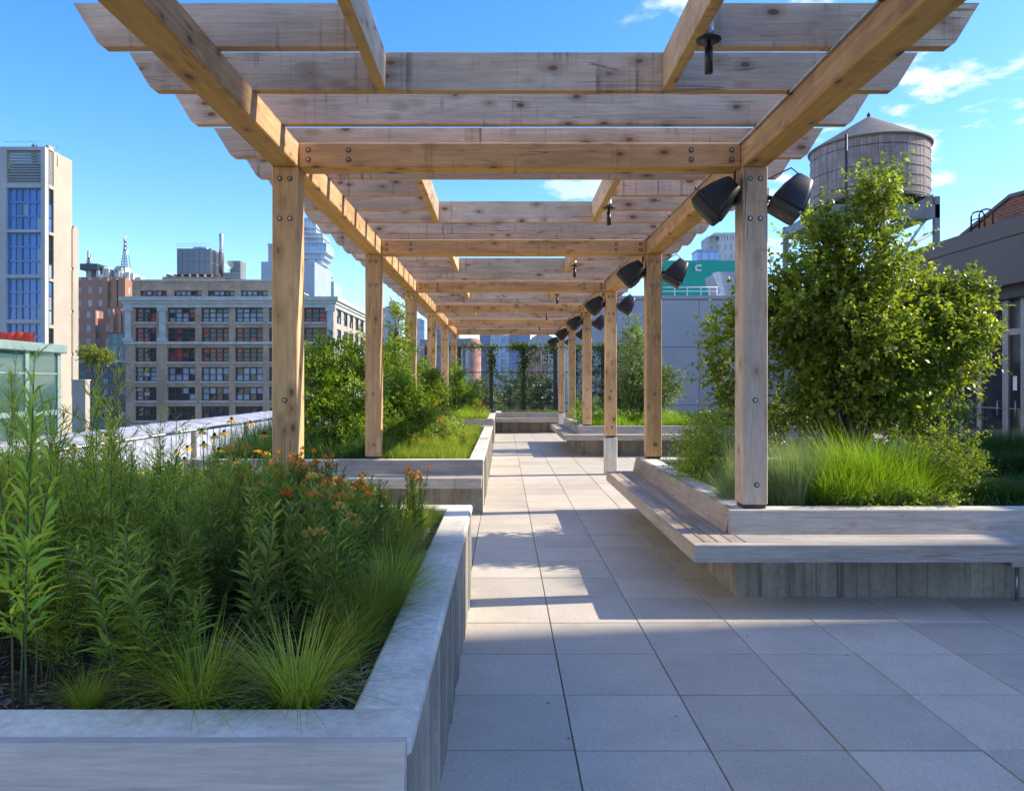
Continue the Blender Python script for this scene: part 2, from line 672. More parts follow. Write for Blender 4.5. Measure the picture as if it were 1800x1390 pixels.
# ------------------------------------------------------------------ setting: ground, terrace
gm = plain('asphalt', (0.11, 0.108, 0.105), 0.9, 0, 0.3, 0.02)
MB().face([(-4000, -1500, -30), (4000, -1500, -30), (4000, 6000, -30), (-4000, 6000, -30)]).build('ground', gm)['kind'] = 'structure'
slab = MB()
slab.box(-4.45, 14, -22, 29.5, -0.5, -0.07)
slab.box(-4.45, -4.2, -22, 29.5, -0.07, 0.12)
slab.build('terrace_slab', M['dark'])['kind'] = 'structure'

# planter footprints x0,x1,y0,y1
PL = {'near': (-4.1, -0.262, 2.08, 6.10), 'mid': (-4.1, -0.272, 9.72, 17.75), 'far': (-4.1, -0.30, 21.3, 26.0),
      'right': (1.80, 9.5, 5.87, 10.08), 'right_far': (1.80, 8.4, 17.7, 22.0), 'end': (-0.29, 6.0, 26.1, 28.2)}
PS = 0.6096
JX, JY = 0.318, 3.411
pave = empty('pavement', kind='structure')
cells = []
for i in range(-7, 21):
    for j in range(-41, 42):
        x0, y0 = JX + i * PS, JY + j * PS
        x1, y1 = x0 + PS, y0 + PS
        if x0 < -4.2 or x1 > 13 or y1 > 29:
            continue
        if any(x0 > a + .1 and x1 < b - .1 and y0 > c + .1 and y1 < d - .1 for a, b, c, d in PL.values()):
            continue
        cx, cy = x0 + PS / 2, y0 + PS / 2
        vis = 0
        if cy > 2.6:
            px, py = CX + cx * F / cy, CY + H * F / cy
            if -60 < px < 1900 and py < 1480:
                hid = cx < -0.35 and (cy < 9.0 or cy > 9.8) and not (17.9 < cy < 21.2)
                hid = hid or (cx > 1.9 and 5.9 < cy < 17.6) and cy < 10.2
                vis = 0 if hid else 1 / cy ** 2
        cells.append((vis, x0, y0))
cells.sort(reverse=True)
pm = [MB().cbox(-PS / 2 + .0032, PS / 2 - .0032, -PS / 2 + .005, PS / 2 - .005, -0.05, 0, 0.003).mesh('paver', M['paver'])]
rest = MB()
for k, (vis, x0, y0) in enumerate(cells):
    dz = R.uniform(-0.0012, 0.0012)
    if k < 300 and vis > 0:
        put('paver', pm[0], pave, (x0 + PS / 2, y0 + PS / 2, dz), (R.uniform(-.002, .002), R.uniform(-.002, .002), R.uniform(-.0025, .0025)))
    else:
        rest.box(x0 + .0035, x0 + PS - .0035, y0 + .0025, y0 + PS - .0025, -0.05, dz)
rest.build('outer_pavers', M['paver'], pave)['kind'] = 'stuff'


# ------------------------------------------------------------------ planters
def board_wall(p0, p1, out, z0, z1, th=0.16, bw=(0.07, 0.13), seed=0):
    """cast wall showing the boards it was poured against: strips that stand out by a few millimetres"""
    rr = random.Random(seed)
    mb = MB()
    p0, p1, out = Vector(p0), Vector(p1), Vector(out)
    L = (p1 - p0).length
    d = (p1 - p0) / L
    s = 0.0
    while s < L - 1e-6:
        w = rr.uniform(*bw)
        e = min(L, s + w)
        if L - e < 0.04:
            e = L
        off = rr.choice((0, 0, .003, .006, .009, -.003))
        a = p0 + d * (s + .0008) + out * off
        b = p0 + d * (e - .0008) + out * off
        c = p0 + d * (e - .0008) - out * th
        f = p0 + d * (s + .0008) - out * th
        q = [a, b, c, f]
        lo = [(v.x, v.y, z0) for v in q]
        hi = [(v.x, v.y, z1) for v in q]
        if (b - a).cross(c - b).z < 0:
            lo, hi = lo[::-1], hi[::-1]
        base = len(mb.v)
        mb.v += lo + hi
        for f4 in ((0, 3, 2, 1), (4, 5, 6, 7), (0, 1, 5, 4), (1, 2, 6, 5), (2, 3, 7, 6), (3, 0, 4, 7)):
            mb.f.append(tuple(base + k for k in f4))
            mb.m.append(0)
            mb.s.append(False)
        s = e
    return mb


ZT, ZS, ZB = 0.675, 0.50, 0.126       # planter top, seat top, seat thickness


def planter(key, label, backs=(), rim=0.19):
    x0, x1, y0, y1 = PL[key]
    t = empty('planter', label, 'planter', loc=((x0 + x1) / 2, (y0 + y1) / 2, 0))
    ox, oy = t.location.x, t.location.y

    def fix(o):
        o.location = (-ox, -oy, 0)
        return o
    zt = ZT - 0.055
    th = 0.15
    sd = hash(key) % 97 if False else sum(map(ord, key))
    fix(board_wall((x0, y0, 0), (x1, y0, 0), (0, -1, 0), -.04, zt, th, seed=sd).build('wall', M['conc_board'], t))
    fix(board_wall((x0, y1, 0), (x1, y1, 0), (0, 1, 0), -.04, zt, th, seed=sd + 1).build('wall', M['conc_board'], t))
    fix(board_wall((x1, y0 + th + .001, 0), (x1, y1 - th - .001, 0), (1, 0, 0), -.04, zt, th, seed=sd + 2).build('wall', M['conc_board'], t))
    fix(board_wall((x0, y0 + th + .001, 0), (x0, y1 - th - .001, 0), (-1, 0, 0), -.04, zt, th, seed=sd + 3).build('wall', M['conc_board'], t))
    e = 0.008
    c = 0.012
    fix(MB().cbox(x0 - e, x1 + e, y0 - e, y0 + rim, zt, ZT, c).build('coping', M['conc'], t))
    fix(MB().cbox(x0 - e, x1 + e, y1 - rim, y1 + e, zt, ZT + .002, c).build('coping', M['conc'], t))
    fix(MB().cbox(x1 - rim, x1 + e, y0 + rim + .001, y1 - rim - .001, zt, ZT + .001, c).build('coping', M['conc'], t))
    fix(MB().cbox(x0 - e, x0 + rim, y0 + rim + .001, y1 - rim - .001, zt, ZT + .001, c).build('coping', M['conc'], t))
    fix(MB().box(x0 + .1, x1 - .1, y0 + .1, y1 - .1, 0.3, 0.60).build('soil', M['soil'], t))
    # sloping timber back boards on the bench sides
    for side, a0, a1 in backs:
        n = max(1, round((a1 - a0) / 2.6))
        for k in range(n):
            b0 = a0 + (a1 - a0) * k / n + .002
            b1 = a0 + (a1 - a0) * (k + 1) / n - .002
            mb = MB()
            if side == 'front':          # outline in (y,z)
                mb.prism([(y0 - .095, ZS - .03), (y0 - .012, ZS - .03), (y0 - .012, ZT + .006), (y0 - .045, ZT + .006), (y0 - .052, ZT)], 0, b0, b1)
                o = mb.build('back_board', M['board_plain'] if key == 'near' else M['bench_x'], t)
            else:                        # left side, outline in (x,z)
                mb.prism([(x0 - .095, ZS - .03), (x0 - .012, ZS - .03), (x0 - .012, ZT + .006), (x0 - .045, ZT + .006), (x0 - .052, ZT)], 1, b0, b1)
                o = mb.build('back_board', M['bench_y'], t)
            fix(o)
    return t


planter('near', 'near concrete planter full of tall willow-leaved plants and sedge', [('front', -4.0, -0.262)])
planter('mid', 'middle concrete planter with meadow grass and big green shrubs along the left', [('front', -4.0, -0.272)])
planter('far', 'farthest left concrete planter, lit rim and yellow-green grass', [('front', -4.0, -0.30)])
planter('right', 'right concrete planter holding the leafy tree and bright grass', [('front', 1.725, 9.5), ('left', 5.87, 10.08)])
planter('right_far', 'right-hand far concrete planter with the narrow evergreen', [('front', 1.725, 8.4), ('left', 17.7, 22.0)])
planter('end', 'concrete planter closing the end of the walkway below the mesh fence', [('front', -0.29, 2.6)])


def bench(label, front=None, side=None, nslat=4, depth=0.40):
    """front=(x0,x1,ywall)  side=(y0,y1,xwall)"""
    x = front[0] if front else side[2] - depth
    y = front[2] if front else side[0]
    t = empty('bench', label, 'bench', loc=(x, y, 0))
    sw = depth / nslat
    g = 0.0035

    def add(nm, mb, m):
        o = mb.build(nm, m, t)
        o.location = (-x, -y, 0)
    if side:
        y0, y1, xw = side
        for k in range(nslat):
            a = xw - depth + k * sw
            zb = ZS - ZB if k == 0 else ZS - 0.05
            add('slat', MB().cbox(a + g, a + sw - g, y0 + (sw if front else 0), y1, zb, ZS, .004), M['bench_y'])
        yy = y0 + 0.5
        while yy < y1:
            add('bracket', MB().box(xw - depth + .12, xw + .1, yy, yy + .06, ZS - .12, ZS - .052), M['dsteel'])
            yy += 1.1
    if front:
        x0, x1, yw = front
        for k in range(nslat):
            b = yw - depth + k * sw
            zb = ZS - ZB if k == 0 else ZS - 0.05
            xs = x0
            if k == 0 and side:
                xs = side[2] - depth + g          # the front board runs on to the corner
            while xs < x1 - .01:
                xe = min(x1, xs + 3.4)
                add('slat', MB().cbox(xs + .0015, xe - .0015, b + g, b + sw - g, zb, ZS, .004), M['bench_x'])
                xs = xe
        xx = x0 + 0.55
        while xx < x1:
            add('bracket', MB().box(xx, xx + .06, yw - depth + .12, yw + .1, ZS - .12, ZS - .052), M['dsteel'])
            xx += 1.1
    return t


bench('L-shaped timber bench wrapping the right planter, nearest the camera', (1.752, 9.5, 5.80), (5.40, 10.05, 1.75))
bench('far L-shaped timber bench round the right-hand far planter', (1.752, 8.4, 17.63), (17.23, 22.0, 1.75))
bench('straight timber bench along the front of the middle left planter', (-4.0, -0.272, 9.64))
bench('straight timber bench in front of the farthest left planter', (-4.0, -0.30, 21.22))
bench('timber bench at the end of the walkway', (-0.29, 1.80, 26.02))

# metal outlet under the bench
so = empty('power_outlet', 'small grey metal outlet box on a thin conduit under the right bench', 'outlet', loc=(WX(1782, 5.8), 5.80, 0))
MB().cbox(-.05, .05, -.05, .02, .255, .325, .006).build('box', M['steel'], so)
MB().cbox(-.042, .030, -.058, -.0505, .290, .322, .002).build('cover', M['white'], so)
MB().tube([(.0, -.03, -.02), (.0, -.03, .253)], .011, 8).build('conduit', M['steel'], so)

# ------------------------------------------------------------------ pergola
YK = [5.90 + 3.962 * k for k in range(-1, 6)]        # post front faces
ZBM = 3.335                                           # underside of the long beams
ZRF = 3.530                                           # underside of the rafters
pg = empty('pergola', 'long timber pergola of square posts, beams and deep rafters over the walkway', 'pergola', loc=(0.124, 5.9, 0))


def P(nm, mb, m):
    o = mb.build(nm, m, pg)
    o.location = (-0.124, -5.9, 0)
    return o


bolt_me = MB()
bolt_me.tube([(0, 0, 0), (0, -.004, 0)], .0215, 14, 0, True, False)
bolt_me.tube([(0, -.004, 0), (0, -.011, 0)], [.0125, .0105], 10, 1, True, False)
bolt_me = bolt_me.mesh('bolt', [M['washer'], M['steel']])
LX0, LX1, RX0, RX1 = -1.803, -1.604, 1.852, 2.050
post_me = {}
PZ = {}


def post(x0, x1, y, zb, mat, inplanter=True):
    o = P('post', MB().cbox(x0, x1, y, y + .198, zb, ZBM - .001, .007), mat)
    # bolts are sub-parts of the post
    cx = (x0 + x1) / 2
    for dz, dxs in ((3.240, (-.04, .04)), (2.930, (-.04, .04)), (1.52, (.0,)), (0.862, (.012,))):
        for dx in dxs:
            b = put('bolt', bolt_me, o, (cx + dx, y - .0005, dz))
    MB().cbox(x0 + .012, x1 - .012, y + .012, y + .186, zb - .03, zb + .001, .002).build('base_plate', M['dsteel'], o)
    return o


for k, y in enumerate(YK):
    for side, (x0, x1) in enumerate(((LX0, LX1), (RX0, RX1))):
        mat = M['post']
        if side == 1 and k == 1:
            mat = M['post_grey']
        zb = ZT + .033
        if side == 0 and k in (4,):
            zb = ZT + .033
        o = post(x0, x1, y, zb, mat)
        if side == 1 and k in (0, 3, 6):             # free-standing: concrete pier down to the paving
            P('pier', MB().cbox(x0 - .012, x1 + .012, y - .012, y + .21, -.03, ZT, .012), M['conc'])
        elif side == 0 and k in (3, 4, 6):
            P('pier', MB().cbox(x0, x1, y, y + .198, .5, ZT, .012), M['conc'])
# long beams, in lengths that meet over the posts
ends = [YK[0] - 0.6] + [(y + .1) for y in YK[1:-1]] + [YK[-1] + .45]
for a, b in zip(ends, ends[1:]):
    for x0, x1 in ((LX0, LX1), (RX0, RX1)):
        P('long_beam', MB().cbox(x0, x1, a + .001, b - .001, ZBM, ZRF, .008), M['beam_y'])
for y in YK:
    o = P('tie_beam', MB().cbox(LX1 + .001, RX0 - .001, y + .03, y + .235, ZBM + .002, ZRF - .002, .007), M['tie'])
    for bx in (LX1 + .075, LX1 + .39, RX0 - .39, RX0 - .075):
        for bz in (ZBM + .06, ZBM + .135):
            put('bolt', bolt_me, o, (bx, y + .0295, bz))
# rafters: six to a bay, two of them cut by trimmers to leave an opening to the sky
RT, RH = 0.068, 0.242
TX0, TX1 = -0.758, 1.019                              # inner faces of the trimmers


def rafter_outline(x0, x1, cl=True, cr=True):
    """outline in (x,z), with slanted, nosed ends"""
    z0, z1 = ZRF, ZRF + RH
    pts = []
    if cl:
        pts += [(x0 + .165, z0), (x0 + .135, z0 + .022), (x0, z1)]
    else:
        pts += [(x0, z0), (x0, z1)]
    if cr:
        pts += [(x1, z1), (x1 - .135, z0 + .022), (x1 - .165, z0)]
    else:
        pts += [(x1, z1), (x1, z0)]
    return pts


full_me = MB().prism(rafter_outline(-2.41, 2.66), 1, 0, RT).mesh('rafter', M['rafter'])
left_me = MB().prism(rafter_outline(-2.41, TX0 - RT - .001, True, False), 1, 0, RT).mesh('rafter', M['rafter'])
right_me = MB().prism(rafter_outline(TX1 + RT + .001, 2.66, False, True), 1, 0, RT).mesh('rafter', M['rafter'])
for k in range(len(YK) - 1):
    ys = [YK[k] + .416 + .631 * i for i in range(6)]
    for i, y in enumerate(ys):
        jx = R.uniform(-.012, .012)
        if i in (2, 3):
            put('rafter', left_me, pg, (jx * 0 - .124, y - 5.9, 0))
            put('rafter', right_me, pg, (-.124, y - 5.9, 0))
        else:
            put('rafter', full_me, pg, (jx - .124, y - 5.9, 0))
    for x in (TX0 - RT, TX1):
        P('trimmer', MB().cbox(x, x + RT, ys[1] + RT + .001, ys[4] - .001, ZRF + .001, ZRF + RH - .002, .005), M['trimmer'])
put('rafter', full_me, pg, (-.124, YK[-1] + .38 - 5.9, 0))

# conduit clipped along the top edge of the right beam
cd = empty('conduit', 'thin grey electrical conduit clipped along the top of the right-hand pergola beam', 'conduit', loc=(1.838, 2, 3.518))
MB().tube([(0, 0, 0), (0, 24.3, 0)], .0095, 8).build('pipe', M['steel'], cd)
clip = MB().box(-.014, .012, -.012, .012, -.014, .012).mesh('clip', M['dsteel'])
for k in range(20):
    put('clip', clip, cd, (0, .5 + 1.19 * k, 0))

# hanging downlights
ORD = ['nearest', 'second', 'third', 'fourth', 'fifth', 'sixth']
for k in range(6):
    y = YK[k] + .416 + .631 * 3 - .085
    lab = '%s black tube downlight hanging under the pergola on the right' % ORD[k]
    t = empty('pendant_light', lab, 'lamp', 'downlights along the right side of the pergola', loc=(1.122, y, 3.59))
    MB().lathe([(.028, .03), (.032, -.02), (.028, -.045)], 0, 0, 12).build('junction_box', M['steel'], t)
    MB().lathe([(.006, -.045), (.066, -.058), (.068, -.066), (.02, -.070)], 0, 0, 20).build('canopy', M['black'], t)
    MB().lathe([(.010, -.068), (.010, -.10), (.0225, -.102), (.0225, -.245), (.018, -.247)], 0, 0, 14).build('tube', M['black'], t)


# loudspeakers
def speaker(label, at, aim, roll, arm_to):
    t = empty('loudspeaker', label, 'speaker', 'black loudspeakers on the right-hand posts', loc=at)
    aim = Vector(aim).normalized()
    rot = aim.to_track_quat('Z', 'X').to_euler()

    def sect(w, h, r, z, n=5):
        pts = []
        for cx, cy, a0 in ((w - r, h - r, 0), (-w + r, h - r, 90), (-w + r, -h + r, 180), (w - r, -h + r, 270)):
            for i in range(n):
                a = math.radians(a0 + 90 * i / (n - 1))
                pts.append((cx + r * math.cos(a), cy + r * math.sin(a), z))
        return pts

    def loft(secs, nm, m, capb=True, capt=True):
        mb = MB()
        b0 = None
        for s in secs:
            b = len(mb.v)
            mb.v += s
            if b0 is not None:
                n = len(s)
                for k in range(n):
                    mb.f.append((b0 + k, b0 + (k + 1) % n, b + (k + 1) % n, b + k))
                    mb.m.append(0)
                    mb.s.append(True)
            elif capb:
                mb.f.append(tuple(range(b, b + len(s)))[::-1])
                mb.m.append(0)
                mb.s.append(False)
            b0 = b
        if capt:
            mb.f.append(tuple(range(b0, b0 + len(secs[-1]))))
            mb.m.append(0)
            mb.s.append(False)
        return mb.build(nm, m, t, None, rot)
    loft([sect(.060, .066, .03, -.205), sect(.074, .082, .034, -.195), sect(.112, .128, .04, -.07), sect(.130, .152, .036, .04), sect(.130, .152, .034, .055)], 'cabinet', M['black'])
    loft([sect(.126, .148, .032, .0555), sect(.120, .142, .032, .120), sect(.106, .128, .028, .132)], 'grille', M['grille'])
    loft([sect(.02, .006, .003, .1325), sect(.02, .006, .003, .1345)], 'badge', M['steel'])
    MB().tube([(0, 0, 0), tuple(Vector(arm_to) - Vector(at))], .018, 8).build('bracket_arm', M['black'], t)
    a2 = Vector(arm_to) - Vector(at)
    bk = -aim * .2
    MB().tube([tuple(bk), (bk.x + (a2.x - bk.x) * .3, bk.y + .05, bk.z + .10), (a2.x + (-.006 if a2.x > 0 else .006), a2.y + .02, a2.z + .14), (a2.x + (-.006 if a2.x > 0 else .006), a2.y + .02, ZBM - at[2])], .006, 6).build('cable', M['black'], t)
    MB().cbox(a2.x - .012, a2.x + .012, a2.y - .05, a2.y + .05, a2.z - .06, a2.z + .06, .003).build('bracket_plate', M['dsteel'], t)


NTH = ['nearest', 'second', 'third', 'fourth', 'fifth', 'last']
for k in range(1, 7):
    y = YK[k]
    speaker('black wedge loudspeaker on the walkway side of the %s right-hand post' % NTH[k - 1],
            (1.655, y + .07, 3.075), (-.72, .24, -.65), 0, (RX0 - .013, y + .1, 3.12))
    speaker('black wedge loudspeaker on the outer side of the %s right-hand post' % NTH[k - 1],
            (2.235, y + .04, 3.075), (-.54, .10, -.84), 0, (RX1 + .013, y + .1, 3.12))

# ------------------------------------------------------------------ city
M['brick_tan'] = brick_mat('tan_brick', (0.42, 0.305, 0.205), (0.33, 0.24, 0.165), (0.42, 0.35, 0.27), 0.35)
M['brick_red'] = brick_mat('red_brick', (0.30, 0.12, 0.07), (0.22, 0.085, 0.055), (0.30, 0.26, 0.23), 1.0, 0.23, 0.078)
M['stone_green'] = plain('grey_green_stone', (0.43, 0.46, 0.43), 0.8, 0, 0.15, 0.8)
M['limestone'] = plain('pale_limestone', (0.40, 0.35, 0.27), 0.85, 0, 0.10, 0.15)
M['stone_grey'] = plain('grey_stone', (0.42, 0.40, 0.37), 0.85, 0, 0.10, 0.15)
M['frame_dark'] = plain('dark_window_frame', (0.03, 0.035, 0.045), 0.5)
M['g_dark'] = glass_mat('dark_glass', (0.018, 0.022, 0.028), 0.05, 0.6)
M['g_blue'] = glass_mat('blue_glass', (0.06, 0.16, 0.38), 0.05, 0.8, 0.5)
M['g_pale'] = glass_mat('pane_with_blind', (0.28, 0.34, 0.40), 0.25, 0.5, 0.4)
M['g_red'] = glass_mat('pane_with_red_reflection', (0.34, 0.035, 0.03), 0.15, 0.5, 0.6)  # red reflections painted into the pane colour
M['louvre'] = plain('louvre_grey', (0.24, 0.25, 0.23), 0.6)
M['frame_green'] = plain('pale_green_metal', (0.20, 0.285, 0.255), 0.45)
M['zinc'] = plain('zinc_panel', (0.35, 0.395, 0.45), 0.45, 0.15, 0.06, 0.5)
M['fascia'] = plain('dark_bronze_fascia', (0.115, 0.09, 0.075), 0.5, 0.1, 0.06, 0.5)
M['alu'] = plain('brushed_mullion', (0.33, 0.30, 0.29), 0.4, 0.5)
M['plaster'] = plain('pale_render', (0.62, 0.58, 0.52), 0.85, 0, 0.12, 0.2)


def tower_mat(name, wall, glass, fw, fh, rough=0.5, mort=0.3, off=0.0):
    """far tower: rows of windows too far away to tell apart singly"""
    t = NT(name)
    ge = t.node('ShaderNodeNewGeometry')
    sp = t.node('ShaderNodeSeparateXYZ')
    t.l.new(ge.outputs['Position'], sp.inputs[0])
    cmb = t.node('ShaderNodeCombineXYZ')
    t.l.new(t.math('ADD', sp.outputs[0], sp.outputs[1]), cmb.inputs[0])
    t.l.new(sp.outputs[2], cmb.inputs[1])
    b = t.node('ShaderNodeTexBrick')
    b.offset = off
    t.l.new(cmb.outputs[0], b.inputs['Vector'])
    b.inputs['Scale'].default_value = 1.0
    b.inputs['Brick Width'].default_value = fw
    b.inputs['Row Height'].default_value = fh
    b.inputs['Mortar Size'].default_value = mort
    b.inputs['Mortar Smooth'].default_value = 0.1
    b.inputs['Color1'].default_value = (*glass, 1)
    b.inputs['Color2'].default_value = (*[x * 1.5 + .01 for x in glass], 1)
    b.inputs['Mortar'].default_value = (*wall, 1)
    n = t.noise(t.coord('Object', (1, 1, 1)), 0.05, 4, 0.6)
    c = t.mix(1.0, b.outputs['Color'], t.ramp(n, 0.3, 0.7, 0.85, 1.15), 'MULTIPLY')
    return t.col(c, rough, 0, 0.4)


_wc = {}


def window(parent, at, w, h, nx, ny, glaz, frame=None, rotz=0.0, bar=0.09, depth=0.12, rail=None):
    """at = lower left corner on the wall face; a frame with bars, and one child mesh of panes set behind them"""
    frame = frame or M['frame_dark']
    key = (round(w, 3), round(h, 3), nx, ny, bar, depth, frame.name)
    if key not in _wc:
        mb = MB()
        mb.box(0, w, 0, depth, 0, bar)
        mb.box(0, w, 0, depth, h - bar, h)
        for i in range(nx + 1):
            x = (w - bar) * i / nx
            mb.box(x, x + bar, .004, depth - .004, bar, h - bar)
        for j in range(1, ny):
            z = (h - bar) * j / ny
            for i in range(nx):
                mb.box((w - bar) * i / nx + bar, (w - bar) * (i + 1) / nx, .012, depth - .012, z, z + bar * .8)
        _wc[key] = mb.mesh('window', frame)
    gk = key + tuple(g.name for g in glaz)
    if gk not in _wc:
        _wc[gk] = []
        for v in range(4):
            mb = MB()
            rr = random.Random(v * 31 + nx * 7 + ny + len(glaz))
            for i in range(nx):
                for j in range(ny):
                    x0, x1 = (w - bar) * i / nx + bar * .9, (w - bar) * (i + 1) / nx + bar * .1
                    z0, z1 = (h - bar) * j / ny + bar * .6, (h - bar) * (j + 1) / ny + bar * .4
                    a, b, c, d = [rr.uniform(-.012, .012) for _ in range(4)]
                    y = depth * .75
                    mb.face([(x0, y + a, z0), (x1, y + b, z0), (x1, y + c, z1), (x0, y + d, z1)], rr.randrange(len(glaz)))
            _wc[gk].append(mb.mesh('glazing', glaz))
    o = put('window', _wc[key], parent, at, (0, 0, rotz))
    put('glazing', R.choice(_wc[gk]), o)
    return o


def build_at(name, label, cat, loc, group=None):
    return empty(name, label, cat, group, loc=loc)


def shift(o, t):
    o.location = (-t.location.x, -t.location.y, -t.location.z)
    return o


# --- tan brick office building ------------------------------------------------
Y0 = 140.0
ofx = lambda p: WX(p, Y0)
ofz = lambda p: WZ(p, Y0)
t = build_at('office_building', 'tan brick office building with rows of wide dark-framed windows and a pale cornice', 'building', (ofx(400), Y0, -30))
T = t
XL, XR = ofx(221), ofx(587)
cols = [(237, 275), (294, 343), (353.5, 402.5), (413, 462), (472.5, 521.5), (534, 573)]
rows = [(541, 566), (576, 601), (611, 636), (645, 670), (680, 704), (714, 739), (749, 773), (783, 807)]
yb = Y0 + 31
shift(MB().box(XL + .3, XR - .3, Y0 + .95, yb, -30, ofz(523)).build('core', M['brick_tan'], t), t)
edges = [221] + [v for c in cols for v in c] + [587]
for k in range(0, len(edges), 2):
    shift(MB().box(ofx(edges[k]), ofx(edges[k + 1]), Y0, Y0 + .95, -30, ofz(540)).build('pier', M['brick_tan'], t), t)
for c0, c1 in cols:
    zz = [540] + [v for r in rows for v in r]
    for k in range(0, len(zz) - 1, 2):
        shift(MB().box(ofx(c0), ofx(c1), Y0 + .16, Y0 + .95, ofz(zz[k + 1]), ofz(zz[k])).build('spandrel', M['brick_tan'], t), t)
    shift(MB().box(ofx(c0), ofx(c1), Y0 + .16, Y0 + .95, -30, ofz(rows[-1][1])).build('spandrel', M['brick_tan'], t), t)
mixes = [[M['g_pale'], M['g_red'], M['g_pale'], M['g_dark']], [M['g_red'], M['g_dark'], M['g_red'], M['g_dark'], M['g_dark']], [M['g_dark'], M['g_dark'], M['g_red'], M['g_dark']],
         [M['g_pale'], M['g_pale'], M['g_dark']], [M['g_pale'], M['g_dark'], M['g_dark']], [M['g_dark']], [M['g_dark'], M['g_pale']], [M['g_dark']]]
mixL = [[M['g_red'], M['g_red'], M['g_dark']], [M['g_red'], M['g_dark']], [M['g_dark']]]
for j, (r0, r1) in enumerate(rows):
    for i, (c0, c1) in enumerate(cols):
        n = 3 if i in (0, 5) else 4
        gl = mixes[j]
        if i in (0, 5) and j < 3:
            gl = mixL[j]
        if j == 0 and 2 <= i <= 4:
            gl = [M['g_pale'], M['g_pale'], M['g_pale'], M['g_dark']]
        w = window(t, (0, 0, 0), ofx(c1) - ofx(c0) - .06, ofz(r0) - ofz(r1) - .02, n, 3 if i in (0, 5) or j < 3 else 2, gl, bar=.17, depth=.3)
        w.location = (ofx(c0) + .03 - t.location.x, .45, ofz(r1) + 30)
        shift(MB().box(ofx(c0) - .1, ofx(c1) + .1, Y0 - .12, Y0 + .4, ofz(r1) - .28, ofz(r1) - .003).build('sill', M['stone_green'], t), t)
# cornice, band courses, pilasters
mb = MB()
for a, b, pr in ((522, 529, .9), (529, 534, .55), (534, 540.5, .3)):
    mb.box(XL - pr, XR + pr, Y0 - pr, Y0 + 1.2 - pr * .01, ofz(b), ofz(a) - .004)
for pr, a, b in ((.9, 522, 529), (.55, 529, 534), (.3, 534, 540.5)):
    mb.box(XR - 1.0, XR + pr, Y0 + 1.2, yb, ofz(b), ofz(a) - .01)
shift(mb.build('cornice', M['stone_green'], t), t)
shift(MB().box(XL - .25, XR + .25, Y0 - .3, Y0 + .6, ofz(605), ofz(600.5)).build('band_course', M['stone_green'], t), t)
for a, b in ((221, 231), (281, 292), (576, 587)):
    mb = MB()
    mb.box(ofx(a), ofx(b), Y0 - .35, Y0 - .002, ofz(594), ofz(547))
    mb.box(ofx(a) - .35, ofx(b) + .35, Y0 - .5, Y0 - .004, ofz(600.4), ofz(594))
    mb.box(ofx(a) - .3, ofx(b) + .3, Y0 - .5, Y0 - .004, ofz(547), ofz(540.6))
    shift(mb.build('pilaster', M['stone_green'], t), t)
# set-back top floor
zt0, zt1 = ofz(524), ofz(491)
pxs = [222, 236, 284, 297, 346, 357, 405, 416, 464, 477]
mb = MB()
mb.box(ofx(222), ofx(477), Y0 + 3.0, Y0 + 26, zt0, ofz(527))
for k in range(0, 10, 2):
    mb.box(ofx(pxs[k]), ofx(pxs[k + 1]), Y0 + 2.2, Y0 + 3.0, zt0, zt1)
for k in range(1, 9, 2):
    mb.box(ofx(pxs[k]), ofx(pxs[k + 1]), Y0 + 2.3, Y0 + 3.0, ofz(508), zt1 - .003)
mb.box(ofx(222) + .01, ofx(477) - .01, Y0 + 3.0, Y0 + 26, zt0 + .02, zt1 - .3)
shift(mb.build('top_floor', M['brick_tan'], t), t)
for k in range(1, 9, 2):
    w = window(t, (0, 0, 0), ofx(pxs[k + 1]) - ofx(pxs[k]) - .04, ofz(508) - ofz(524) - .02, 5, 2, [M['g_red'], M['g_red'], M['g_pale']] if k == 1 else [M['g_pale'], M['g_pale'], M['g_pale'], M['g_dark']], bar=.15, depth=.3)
    w.location = (ofx(pxs[k]) + .02 - t.location.x, 2.5, ofz(524) + 30.01)
shift(MB().box(ofx(222) - .2, ofx(477) + .2, Y0 + 2.1, Y0 + 26.2, zt1, zt1 + .25).build('parapet_cap', M['stone_green'], t), t)
# sunlit side street facade (+x)
sx = XR + .001
mb = MB()
ny = 5
py0, py1 = Y0 + 1.5, yb - .5
pitch = (py1 - py0) / ny
wz = [(541, 566), (576, 601), (611, 636), (645, 670), (680, 704), (714, 739)]
mb.box(XR - .3, XR, Y0 + .95, Y0 + 2.4, -30, ofz(541))
for k in range(ny):
    mb.box(XR - .3, XR, py0 + pitch * k + pitch * .82, py0 + pitch * (k + 1) + (pitch * .18 if k < ny - 1 else .5), -30, ofz(541))
for k in range(ny):
    a, b = py0 + pitch * (k + .18), py0 + pitch * (k + .82)
    zz = [v for r in wz for v in r]
    for q in range(1, len(zz) - 1, 2):
        mb.box(XR - .3, XR - .05, a, b, ofz(zz[q + 1]), ofz(zz[q]))
    mb.box(XR - .3, XR - .05, a, b, -30, ofz(zz[-1]))
shift(mb.build('side_wall', M['limestone'], t), t)
for k in range(ny):
    for (r0, r1) in wz:
        w = window(t, (0, 0, 0), pitch * .64 - .04, ofz(r0) - ofz(r1), 2, 2, [M['g_pale'], M['g_dark']], rotz=math.pi / 2, bar=.15, depth=.2)
        w.location = (XR - .06 - t.location.x, py0 + pitch * (k + .18) + .02 - t.location.y, ofz(r1) + 30)
